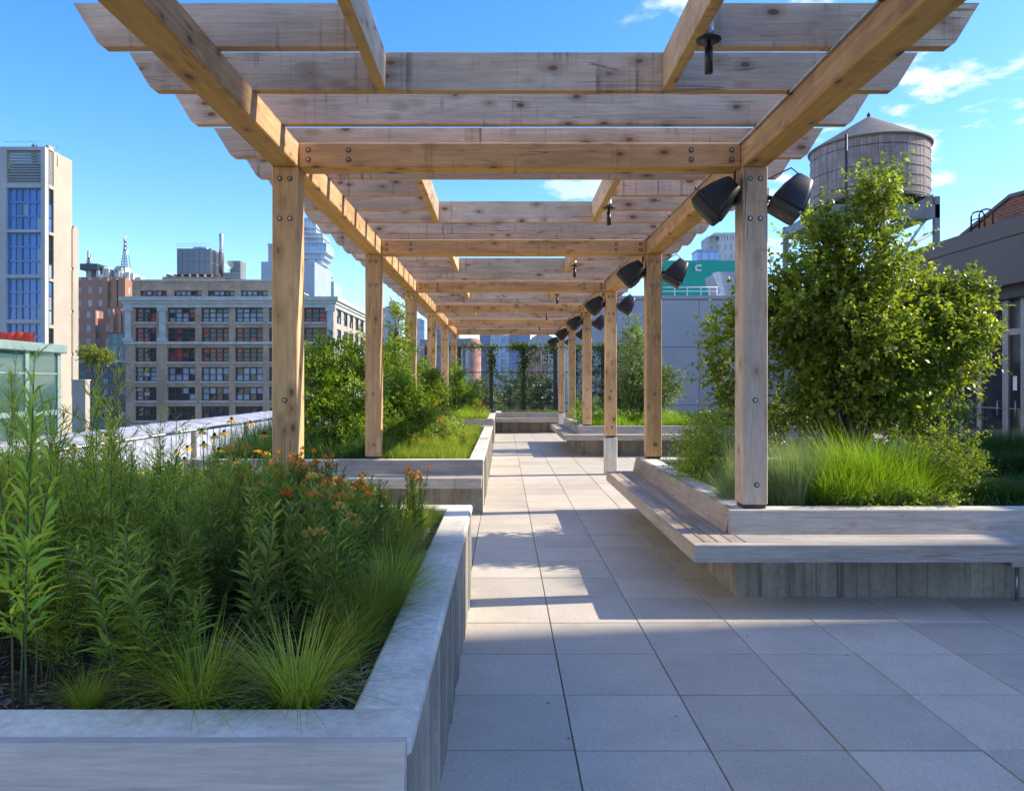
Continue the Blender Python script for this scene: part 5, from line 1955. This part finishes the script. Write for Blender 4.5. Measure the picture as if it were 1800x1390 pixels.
def rudbeckia(px, py, y, k):
    x, _, z = W(px, py, y)
    o = empty('black_eyed_susan', 'yellow black-eyed susan on a thin stem at the back of the near planter', 'flower', 'black-eyed susans above the near planter', loc=(x, y, SO))
    hh = z - SO
    MB().tube([(0, 0, 0), (R.uniform(-.02, .02), R.uniform(-.02, .02), hh * .6), (0, 0, hh)], [.003, .0025, .002], 5, 0, False).build('stem', M['stem_g'], o)
    g = np.random.default_rng(k)
    n = 13
    a = np.arange(n) * 2 * np.pi / n + g.normal(0, .08, n)
    d = np.stack([np.cos(a), np.sin(a), g.uniform(-.75, -.2, n)], 1)
    V, T = leaf_arr(np.stack([.006 * np.cos(a), .006 * np.sin(a), np.full(n, hh)], 1), d, np.tile([[0, 0, 1.0]], (n, 1)), g.uniform(.034, .046, n), np.full(n, .0155), .05, .2)
    tl = (R.uniform(-.3, .3), R.uniform(-.3, .3), 0)
    put('petals', fast_mesh('petals', V, T, LM['yellow']), o)
    MB().lathe([(.010, hh - .002), (.0115, hh + .006), (.008, hh + .014), (.002, hh + .017)], 0, 0, 10).build('cone', M['cone'], o)


for k, (px, py) in enumerate(((355, 757), (407, 737), (440, 743), (377, 765), (394, 759), (465, 763), (310, 793), (329, 786), (358, 779), (384, 790), (452, 790), (468, 794), (324, 806), (411, 810), (130, 784), (186, 766), (120, 795))):
    rudbeckia(px, py, 5.0 + R.uniform(-.5, .6), k)
# flowering milkweed in front of the first left post
for k, (px, py, y) in enumerate(((505, 793, 5.4), (537, 795, 5.5), (561, 806, 5.3), (502, 815, 5.2), (481, 850, 4.9), (513, 845, 4.9), (521, 863, 4.7), (730, 826, 4.9), (706, 830, 5.0), (590, 935, 4.2), (660, 930, 4.2), (690, 938, 4.3), (440, 950, 3.9), (345, 995, 3.3), (420, 985, 3.5))):
    z = WZ(py, y)
    m_ = mil[k % 5]
    place('milkweed', 'orange-topped milkweed stems in front of the first left post', 'plant', 'tall flowering milkweed near the first left post', (WX(px, y) + .03, y, SO - .01),
          [('stem', m_[0]), ('leaves', m_[1])] + (m_[2] if k < 9 else m_[3]), k * .9, (.75, .75, (z - SO) / .5))


# ---- shrubs and trees from lobes
def foliage(lobes, ntw, mat, leafL, leafW, per=12, twig=.32, up=.35, seed=0, shell=.5, shoots=0.08):
    """twigs of leaves spread through a set of ellipsoid lobes (cx,cy,cz,rx,ry,rz); dense towards the outside, gaps between"""
    g = np.random.default_rng(seed)
    lobes = np.asarray(lobes, float)
    vol = (lobes[:, 3] * lobes[:, 4] * lobes[:, 5]) ** .75
    li = g.choice(len(lobes), ntw, p=vol / vol.sum())
    u = nrm(g.normal(0, 1, (ntw, 3)))
    # clumps: directions are pulled towards a few attractors per lobe
    att = nrm(np.random.default_rng(seed + 5).normal(0, 1, (len(lobes), 11, 3)))
    pick = att[li, g.integers(0, 11, ntw)]
    u = nrm(u * .5 + pick * g.uniform(.1, .95, (ntw, 1)))
    rad = (shell + (1 - shell) * g.uniform(0, 1, ntw) ** .6)
    sh = g.uniform(0, 1, ntw) < shoots
    rad = np.where(sh, rad * g.uniform(1.05, 1.28, ntw), rad)
    p0 = lobes[li, :3] + u * lobes[li, 3:] * (rad[:, None] - .12)
    d = nrm(u + np.array([[0, 0, up]]) + g.normal(0, .35, (ntw, 3)))
    tl = twig * g.uniform(.5, 1.25, ntw) * np.where(sh, 1.7, 1.0)
    d = nrm(d + np.where(sh, 1.0, 0.0)[:, None] * np.array([[0, 0, .55]]))
    f = (np.arange(per) + .5) / per
    P = p0[:, None, :] + d[:, None, :] * (tl[:, None] * f[None, :])[:, :, None]
    P[:, :, 2] -= (.18 * tl[:, None] * f[None, :] ** 2)
    P = P.reshape(-1, 3) + g.normal(0, .01, (ntw * per, 3))
    D = np.repeat(d, per, 0)
    ld = nrm(D * .5 + g.normal(0, .75, (ntw * per, 3)))
    sz = g.uniform(.55, 1.25, ntw * per)
    return (*leaf_arr(P, ld, np.tile([[0, 0, 1.0]], (len(P), 1)) + g.normal(0, .45, (len(P), 3)), leafL * sz, leafW * sz, .16, .18), p0, d, tl)


def bush(name, label, cat, base, lobes, ntw, mat, L, Wd, per=12, twig=.3, seed=0, stems=5, r=.02, group=None, up=.35, crown='crown', shell=.5, trunk='trunk', shoots=.08):
    bx, by_, bz = base
    o = empty(name, label, cat, group, loc=base)
    lob = [(a - bx, b - by_, c - bz, d, e, f) for a, b, c, d, e, f in lobes]
    V, T, p0, d, tl = foliage(lob, ntw, mat, L, Wd, per, twig, up, seed, shell, shoots)
    put(crown, fast_mesh(crown, V, T, mat), o)
    rr = random.Random(seed)
    mb = MB()
    for s in range(stems):
        tgt = lob[s % len(lob)]
        x0, y0 = rr.uniform(-.08, .08), rr.uniform(-.08, .08)
        e = (tgt[0] + rr.uniform(-.3, .3) * tgt[3], tgt[1] + rr.uniform(-.3, .3) * tgt[4], tgt[2] + tgt[5] * .5)
        pts = [(x0 + (e[0] - x0) * f ** 1.3 + rr.uniform(-.02, .02), y0 + (e[1] - y0) * f ** 1.3 + rr.uniform(-.02, .02), e[2] * f) for f in (0, .25, .5, .75, 1)]
        mb.tube(pts, [r, r * .8, r * .6, r * .4, r * .15], 6, 0, False)
    # limbs out to part of the twigs
    for q in range(0, len(p0), max(1, len(p0) // 70)):
        k = min(range(len(lob)), key=lambda i: (lob[i][0] - p0[q][0]) ** 2 + (lob[i][1] - p0[q][1]) ** 2 + (lob[i][2] - p0[q][2]) ** 2)
        c = lob[k]
        a = (c[0] * .9, c[1] * .9, max(.05, c[2] - c[5] * .25))
        e = p0[q] + d[q] * tl[q]
        m_ = [(a[i] + p0[q][i]) / 2 + rr.uniform(-.04, .04) for i in range(3)]
        mb.tube([a, tuple(m_), tuple(p0[q]), tuple(e)], [r * .4, r * .28, r * .15, r * .05], 4, 0, False)
    mb.build(trunk, M['bark'], o)
    return o


def LB(px, py, Y, rx, rz, ry=None):
    """lobe from its place in view, its distance and its real half sizes"""
    x, y, z = W(px, py, Y)
    return (x, y, z, rx, ry or rx, rz)


# the leafy multi-stem tree in the right planter
YT = 8.0
q = YT / F
lob = []
for px, py, a, b, dy in ((1545, 375, 48, 70, .0), (1440, 435, 46, 80, .1), (1515, 470, 78, 85, -.1), (1600, 515, 50, 62, .2), (1410, 530, 75, 90, .0), (1500, 590, 120, 100, -.15), (1620, 580, 95, 85, .1), (1405, 640, 75, 75, .2),
                         (1700, 585, 45, 40, .1), (1655, 650, 70, 55, .0), (1520, 680, 110, 60, .1), (1275, 590, 32, 55, .35), (1265, 660, 26, 40, .4), (1330, 560, 45, 70, .3), (1655, 545, 58, 50, .3), (1300, 700, 40, 35, .35), (1450, 720, 90, 40, .2), (1590, 715, 90, 40, .1), (1545, 335, 20, 50, .0)):
    lob.append(LB(px, py, YT + dy, a * q * .86, b * q * .86, max(.28, a * q * .86)))
bush('serviceberry_tree', 'leafy multi-stemmed tree in the right planter, its right side lit', 'tree', (WX(1500, YT), YT, SO), lob, 4300, LM['tree'], .060, .039, 13, .24, 1, 7, .035, up=.5, shell=.2, shoots=.17)
# long side branch reaching right
lob = [LB(1680 + 11 * k, 612 - 10 * k, 7.9, .15 - .012 * k, .11 - .008 * k) for k in range(8)] + [LB(1675 + 11 * k, 530 - 6 * k, 7.9, .13 - .012 * k, .11) for k in range(6)]
ob = bpy.data.objects['serviceberry_tree']
lob2 = [(a - ob.location.x, b - ob.location.y, c - ob.location.z, d, e, f) for a, b, c, d, e, f in lob]
V, T, *_ = foliage(lob2, 190, None, .058, .038, 11, .2, .35, 44, .3)
put('side_branch_leaves', fast_mesh('side_branch_leaves', V, T, LM['tree']), ob)
mb = MB()
mb.tube([tuple(lob2[0][:3]), tuple(lob2[4][:3]), tuple(lob2[7][:3])], [.012, .008, .003], 5)
mb.tube([tuple(lob2[8][:3]), tuple(lob2[12][:3])], [.01, .003], 5)
mb.build('side_branch', M['bark'], ob)

# grasses and shrubs of the right planter
gr = {k: [grass_mesh('blades', n, h, rad, LM[m], ln, bd, w, seed=100 + i + s) for i in range(3)] for s, (k, n, h, rad, m, ln, bd, w) in enumerate((
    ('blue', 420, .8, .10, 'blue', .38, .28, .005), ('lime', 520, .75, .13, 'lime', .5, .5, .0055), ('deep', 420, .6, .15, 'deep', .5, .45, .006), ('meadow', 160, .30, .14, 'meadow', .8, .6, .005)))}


def tuft(kind, px, py_top, y, label, group=None, n=1, spread=.0, tilt=(0, 0), sx=1.0, base=None):
    hz = {'blue': .8, 'lime': .75, 'deep': .6, 'meadow': .3}[kind]
    z = WZ(py_top, y)
    s = (z - SO) / hz
    return place('grass_tuft', label, 'grass', group, (WX(px, y), y, SO - .01), [('blades', R.choice(gr[kind]))], R.uniform(0, 6.28), (s * sx, s * sx, s), tilt)


tuft('blue', 1286, 750, 6.75, 'grey-green grass tuft leaning over the bench left of the nearest right post', tilt=(.0, -.32), sx=1.0)
tuft('blue', 1296, 800, 6.45, 'small grey-green grass tuft at the foot of the nearest right post', tilt=(.1, -.42), sx=1.1)
for px, top in ((1372, 752), (1398, 742), (1425, 760)):
    tuft('blue', px, top, 6.45 + R.uniform(-.1, .15), 'grey-green upright grass just right of the nearest right post', 'grey-green grass right of the nearest post')
for px, top, y in ((1470, 735, 6.55), (1510, 720, 6.7), (1548, 740, 6.5), (1490, 790, 6.25), (1535, 795, 6.25), (1455, 770, 6.35), (1580, 755, 6.7), (1440, 745, 6.9), (1560, 730, 7.0), (1605, 775, 6.4)):
    tuft('lime', px, top, y, 'bright yellow-green sunlit grass clump in the right planter', 'sunlit grass in the right planter', sx=1.25)
for k in range(26):
    px = 1690 + 12 * (k % 13) + R.uniform(-8, 8)
    y = 9.3 if k < 13 else 8.4
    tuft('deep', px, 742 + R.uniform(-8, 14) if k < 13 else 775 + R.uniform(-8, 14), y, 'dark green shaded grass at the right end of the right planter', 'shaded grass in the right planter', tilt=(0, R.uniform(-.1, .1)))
for k in range(24):
    px = 1725 + 9 * (k % 12) + R.uniform(-6, 6)
    tuft('deep' if k % 3 else 'lime', px, 838 + R.uniform(-8, 12), 6.6 if k < 12 else 7.3, 'short green grass behind the coping at the right edge', 'short grass at the right edge', sx=1.2)
q = 6.7 / F
bush('golden_shrub', 'rounded yellow-green shrub over the coping of the right planter', 'shrub', (WX(1655, 6.7), 6.7, SO), [LB(1655, 825, 6.7, 68 * q, 52 * q), LB(1610, 850, 6.6, 45 * q, 38 * q), LB(1700, 835, 6.75, 40 * q, 45 * q), LB(1670, 780, 6.8, 40 * q, 30 * q)], 620, LM['box'], .034, .016, 12, .16, 3, 6, .01)
bush('spurge', 'low pale creeping plant spilling over the coping below the sunlit grass', 'plant', (WX(1560, 6.1), 6.12, SO), [LB(1480, 880, 6.1, .1, .05), LB(1530, 876, 6.12, .14, .06), LB(1590, 874, 6.12, .16, .07), LB(1650, 880, 6.1, .12, .05)], 150, LM['box'], .03, .013, 10, .1, 4, 4, .006, crown='leaves', trunk='stem')
q = 8.0 / F
bush('yew_shrub', 'dark small-leaved shrub behind the side bench of the right planter', 'shrub', (WX(1235, 8), 8.0, SO), [LB(1240, 800, 8.0, 50 * q, 48 * q, .5), LB(1225, 835, 7.7, 38 * q, 30 * q, .4), LB(1268, 785, 7.7, 45 * q, 55 * q, .5), LB(1205, 790, 8.6, 28 * q, 38 * q, .4), LB(1250, 760, 8.4, 35 * q, 30 * q, .4)], 1000, LM['box'], .034, .015, 12, .16, 5, 6, .01)
bush('viburnum', 'dark shrub under the tree at the back of the right planter', 'shrub', (WX(1640, 8.8), 8.8, SO), [LB(1560, 740, 8.8, .5, .3), LB(1640, 735, 8.8, .45, .32), LB(1420, 760, 8.9, .5, .35), LB(1330, 740, 9.0, .4, .3)], 620, LM['tree'], .055, .03, 12, .2, 6, 6, .014)

# mid-left planter: big shrubs, meadow
q = 11.4 / F
bush('bayberry_shrub', 'large dark green shrub between the first and second left posts', 'shrub', (WX(600, 11.4), 11.4, SO),
     [LB(590, 640, 11.4, 48 * q, 48 * q), LB(560, 690, 11.2, 50 * q, 55 * q), LB(620, 690, 11.3, 55 * q, 60 * q), LB(640, 630, 11.5, 30 * q, 40 * q), LB(550, 640, 11.8, 35 * q, 45 * q), LB(585, 750, 11.1, 60 * q, 45 * q)], 1500, LM['shrub'], .075, .028, 12, .26, 7, 7, .022)
q = 10.9 / F
bush('sumac_shrub', 'low leafy shrub at the foot of the second left post', 'shrub', (WX(660, 10.9), 10.9, SO),
     [LB(650, 770, 10.9, 32 * q, 26 * q), LB(690, 765, 11.4, 30 * q, 28 * q), LB(620, 775, 10.7, 30 * q, 26 * q)], 420, LM['shrub'], .06, .024, 12, .2, 17, 5, .012)
bush('mound_shrub', 'bright rounded mound on the lit meadow of the middle planter', 'shrub', (WX(770, 12.8), 12.8, SO),
     [LB(768, 752, 12.8, .42, .26), LB(795, 750, 13.4, .34, .24), LB(750, 745, 13.4, .36, .3)], 420, LM['box'], .045, .018, 12, .16, 18, 5, .01)
q = 12.6 / F
bush('bayberry_shrub', 'dark rounded shrub just behind the second left post', 'shrub', (WX(690, 12.6), 12.6, SO),
     [LB(690, 690, 12.6, 38 * q, 45 * q), LB(715, 720, 12.4, 36 * q, 40 * q), LB(670, 735, 12.3, 40 * q, 40 * q), LB(690, 640, 12.8, 24 * q, 35 * q)], 1000, LM['shrub'], .075, .028, 12, .24, 8, 6, .02)
q = 13.2 / F
bush('young_tree', 'slender light green young tree rising left of the third left post', 'tree', (WX(694, 13.2), 13.2, SO),
     [LB(694, 620, 13.2, 22 * q, 40 * q), LB(697, 575, 13.2, 13 * q, 34 * q), LB(716, 600, 13.3, 12 * q, 16 * q), LB(686, 650, 13.2, 26 * q, 30 * q), LB(698, 548, 13.2, 6 * q, 16 * q)], 330, LM['box'], .07, .03, 10, .2, 9, 4, .016)
q = 15.6 / F
bush('bayberry_shrub', 'green shrub between the third and fourth left posts', 'shrub', (WX(745, 15.6), 15.6, SO),
     [LB(745, 680, 15.6, 28 * q, 35 * q), LB(735, 705, 15.4, 28 * q, 28 * q), LB(765, 690, 15.7, 20 * q, 34 * q), LB(742, 655, 15.7, 12 * q, 20 * q)], 620, LM['shrub'], .075, .03, 12, .22, 10, 5, .018)
q = 23.0 / F
bush('bayberry_shrub', 'green shrub beside the fifth left post in the farthest left planter', 'shrub', (WX(800, 23), 23, SO),
     [LB(795, 680, 23, 26 * q, 32 * q), LB(815, 700, 23, 26 * q, 22 * q), LB(800, 655, 23.2, 14 * q, 20 * q), LB(775, 690, 23.2, 20 * q, 30 * q)], 560, LM['shrub'], .085, .035, 12, .26, 11, 5, .02)
bush('goldenrod', 'yellow-flowered clump behind the meadow in the middle planter', 'plant', (WX(735, 14.0), 14.0, SO),
     [LB(735, 725, 14.0, .22, .2), LB(750, 722, 14.2, .18, .2), LB(700, 745, 13.2, .2, .18)], 260, LM['box'], .05, .012, 10, .2, 12, 5, .008, crown='leaves', trunk='stem')
gd = bpy.data.objects['goldenrod']
g = np.random.default_rng(9)
n = 260
c = np.array([W(735, 708, 14.0), W(752, 705, 14.2), W(700, 725, 13.2), W(760, 712, 14.6)])[g.integers(0, 4, n)] - np.array(gd.location)
pos = c + g.normal(0, .11, (n, 3))
V, T = leaf_arr(pos, g.normal(0, 1, (n, 3)), g.normal(0, 1, (n, 3)), g.uniform(.02, .045, n), g.uniform(.015, .03, n))
put('flowers', fast_mesh('flowers', V, T, LM['yellow']), gd)
for px, py, y in ((782, 737, 12.2), (812, 762, 11.2), (740, 775, 10.8), (722, 762, 11.0), (752, 738, 12.8), (838, 706, 22.6), (832, 703, 22.9), (845, 712, 22.4)):
    m_ = R.choice(mil)
    z = WZ(py, y)
    s = (z - SO) / .5
    far_ = y > 20
    place('milkweed', 'orange milkweed in the farthest left planter' if far_ else 'orange milkweed dotted through the middle meadow', 'plant', 'milkweed in the farthest left planter' if far_ else 'milkweed in the middle meadow', (WX(px, y), y, SO), [('stem', m_[0]), ('leaves', m_[1])] + m_[2], R.uniform(0, 6), (min(s, 1.0),) * 2 + (s,))


def meadow(name, label, n, xr, yr, hf, mat, w=.006, seed=0, lean=.5):
    g = np.random.default_rng(seed)
    base = np.stack([g.uniform(*xr, n), g.uniform(*yr, n), np.full(n, SO - .01)], 1)
    a = g.uniform(0, 6.28, n)
    d = np.stack([np.cos(a) * lean * g.uniform(0, 1, n), np.sin(a) * lean * g.uniform(0, 1, n), np.ones(n)], 1)
    patch = np.sin(base[:, 0] * 5.1 + 1) * np.sin(base[:, 1] * 3.3 + seed) * .25 + 1
    L = hf(base[:, 0], base[:, 1]) * patch * g.uniform(.55, 1.2, n)
    V, T = blades(base, d, L, g.uniform(.6, 1.3, n) * w, g.uniform(.1, .9, n), 3)
    o = put(name, fast_mesh(name, V, T, mat, True))
    tag(o, label, 'grass', kind='stuff')
    return o


meadow('meadow_grass', 'yellow-green meadow grass filling the lit right side of the middle planter', 26000, (-1.75, -.50), (9.95, 17.5), lambda x, y: .22 + .10 * np.clip((-x - .5), 0, 1), LM['meadow'], .007, 1)
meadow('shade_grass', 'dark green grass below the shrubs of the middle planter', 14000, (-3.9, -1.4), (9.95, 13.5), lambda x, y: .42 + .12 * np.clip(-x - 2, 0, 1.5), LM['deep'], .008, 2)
meadow('far_meadow_grass', 'bright yellow-green grass mound of the farthest left planter', 9000, (-1.9, -.52), (21.6, 25.5), lambda x, y: .34 + .12 * np.clip(-x - .5, 0, 1.2), LM['meadow'], .011, 3)
meadow('evergreen_bed_grass', 'pale yellow-green grass round the evergreen in the right-hand far planter', 16000, (2.0, 4.6), (17.95, 21.5), lambda x, y: .30 + .2 * np.sin(x * 4) ** 2, LM['lime'], .010, 4)
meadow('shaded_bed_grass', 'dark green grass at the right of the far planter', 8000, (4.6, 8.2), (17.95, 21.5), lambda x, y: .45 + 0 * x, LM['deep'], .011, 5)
meadow('end_bed_grass', 'low green plants under the mesh fence in the end planter', 4500, (-.1, 5.8), (26.4, 28.0), lambda x, y: .22 + 0 * x, LM['vine'], .014, 6)
meadow('bed_grass', 'low green grass covering the bed of the right planter', 15000, (2.1, 7.5), (6.15, 9.8), lambda x, y: .22 + 0 * x, LM['deep'], .006, 7)
bush('pale_shrub', 'pale-flowering shrub left of the narrow evergreen', 'shrub', (WX(1020, 18.6), 18.6, SO), [LB(1015, 722, 18.5, .28, .3), LB(1045, 722, 18.6, .25, .3), LB(1075, 722, 18.8, .4, .35)], 320, LM['box'], .05, .02, 11, .2, 14, 5, .01)

# narrow evergreen
q = 19.2 / F
bush('evergreen_tree', 'narrow conical evergreen between the second and third right posts', 'tree', (WX(1128, 19.2), 19.2, SO),
     [LB(1113, 570, 19.2, 10 * q, 26 * q), LB(1116, 605, 19.2, 24 * q, 30 * q), LB(1122, 640, 19.2, 36 * q, 34 * q), LB(1130, 670, 19.2, 48 * q, 32 * q), LB(1150, 690, 19.3, 44 * q, 28 * q), LB(1105, 690, 19.2, 36 * q, 30 * q), LB(1180, 670, 19.3, 22 * q, 22 * q)], 2000, LM['ever'], .07, .03, 12, .24, 15, 3, .035, up=.1)

# vines on the fence
vn = empty('climbing_vine', 'green vines climbing the posts and top rail of the mesh fence', 'vine', loc=(1, YF, 0))
g = np.random.default_rng(21)
P_ = []
for px in (863.5, 920):
    for k in range(60):
        P_.append((WX(px, YF) + g.normal(0, .10), YF - .05 + g.normal(0, .06), g.uniform(.8, 1.0) ** 2 * ZF + g.normal(0, .05)))
for k in range(50):
    P_.append((WX(920, YF) + g.normal(0, .12), YF - .05 + g.normal(0, .06), g.uniform(.7, ZF)))
for a, b, m_ in ((760, 862, 55), (895, 925, 55), (925, 985, 50), (862, 895, 12), (1000, 1110, 120)):
    for k in range(m_):
        P_.append((WX(g.uniform(a, b), YF), YF - .04 + g.normal(0, .06), ZF + g.normal(0, .07)))
for k in range(420):
    P_.append((WX(g.uniform(1003, 1108), YF), YF - .04 + g.normal(0, .07), g.uniform(.6, ZF)))
for k in range(60):
    P_.append((WX(g.uniform(930, 970), YF), YF - .04, g.uniform(1.6, ZF)))
P_ = np.repeat(np.array(P_), 7, 0) + g.normal(0, .07, (len(P_) * 7, 3))
V, T = leaf_arr(P_ - np.array([1, YF, 0]), g.normal(0, 1, P_.shape) + np.array([0, -.4, -.3]), g.normal(0, 1, P_.shape) + np.array([0, 0, .6]), g.uniform(.06, .11, len(P_)), g.uniform(.05, .08, len(P_)))
put('leaves', fast_mesh('leaves', V, T, LM['vine']), vn)
mb = MB()
for px in (863.5, 920, 1012, 1060, 1090):
    x = WX(px, YF) - 1
    mb.tube([(x + .08 * math.sin(k * 1.7), -.08 + .03 * math.cos(k * 2.1), .6 + (ZF - .6) * k / 9) for k in range(10)], .012, 5)
mb.build('stem', M['bark'], vn)

# trees on roofs beyond the fence
for k, (px, py, Y, rx, rz, lab) in enumerate(((845, 695, 48, 1.2, 1.0, 'hazy green tree beyond the fence, left of its centre post'), (895, 682, 52, 1.4, 1.3, 'tall dark green tree beyond the middle of the fence'),
                                              (945, 690, 46, 1.1, 1.1, 'green tree beyond the right part of the fence'), (822, 705, 44, .8, .8, 'small green tree beyond the left end of the fence'))):
    x, y, z = W(px, py, Y)
    bush('roof_tree', lab, 'tree', (x, y, z - rz * 1.9), [(x, y, z, rx, rx, rz), (x - rx * .5, y, z - rz * .5, rx * .8, rx, rz * .7), (x + rx * .5, y, z - rz * .4, rx * .8, rx, rz * .8), (x + rx * .1, y, z + rz * .45, rx * .6, rx * .6, rz * .6)], 300, LM['far'], .16, .10, 12, .45, 60 + k, 4, .07, group='trees beyond the mesh fence')
x, y, z = W(168, 622, 100)
bush('roof_garden_tree', 'yellow-green spreading tree on a roof beside the limestone tower', 'tree', (x, y, z - 4.2), [(x - .8, y, z, 1.3, 1.2, 1.1), (x + .7, y, z - .1, 1.3, 1.2, .8), (x + 1.7, y, z - .4, .8, .8, .7), (x, y, z - .7, 1.7, 1.3, .6)], 420, LM['farlime'], .3, .16, 10, .6, 66, 3, .1)

# ------------------------------------------------------------------ air
hz = MB().box(-4050, 4050, -1550, 6050, -31, 175).build('haze', bpy.data.materials.new('haze'))
tag(hz, 'thin blue haze in the air over the city', 'haze', kind='stuff')
hm = bpy.data.materials['haze']
hm.use_nodes = True
hn, hl = hm.node_tree.nodes, hm.node_tree.links
hn.clear()
ho = hn.new('ShaderNodeOutputMaterial')
hv = hn.new('ShaderNodeVolumePrincipled')
hv.inputs['Color'].default_value = (0.78, 0.87, 1.0, 1)
hv.inputs['Density'].default_value = 0.00011
hv.inputs['Anisotropy'].default_value = 0.2
hl.new(hv.outputs[0], ho.inputs['Volume'])
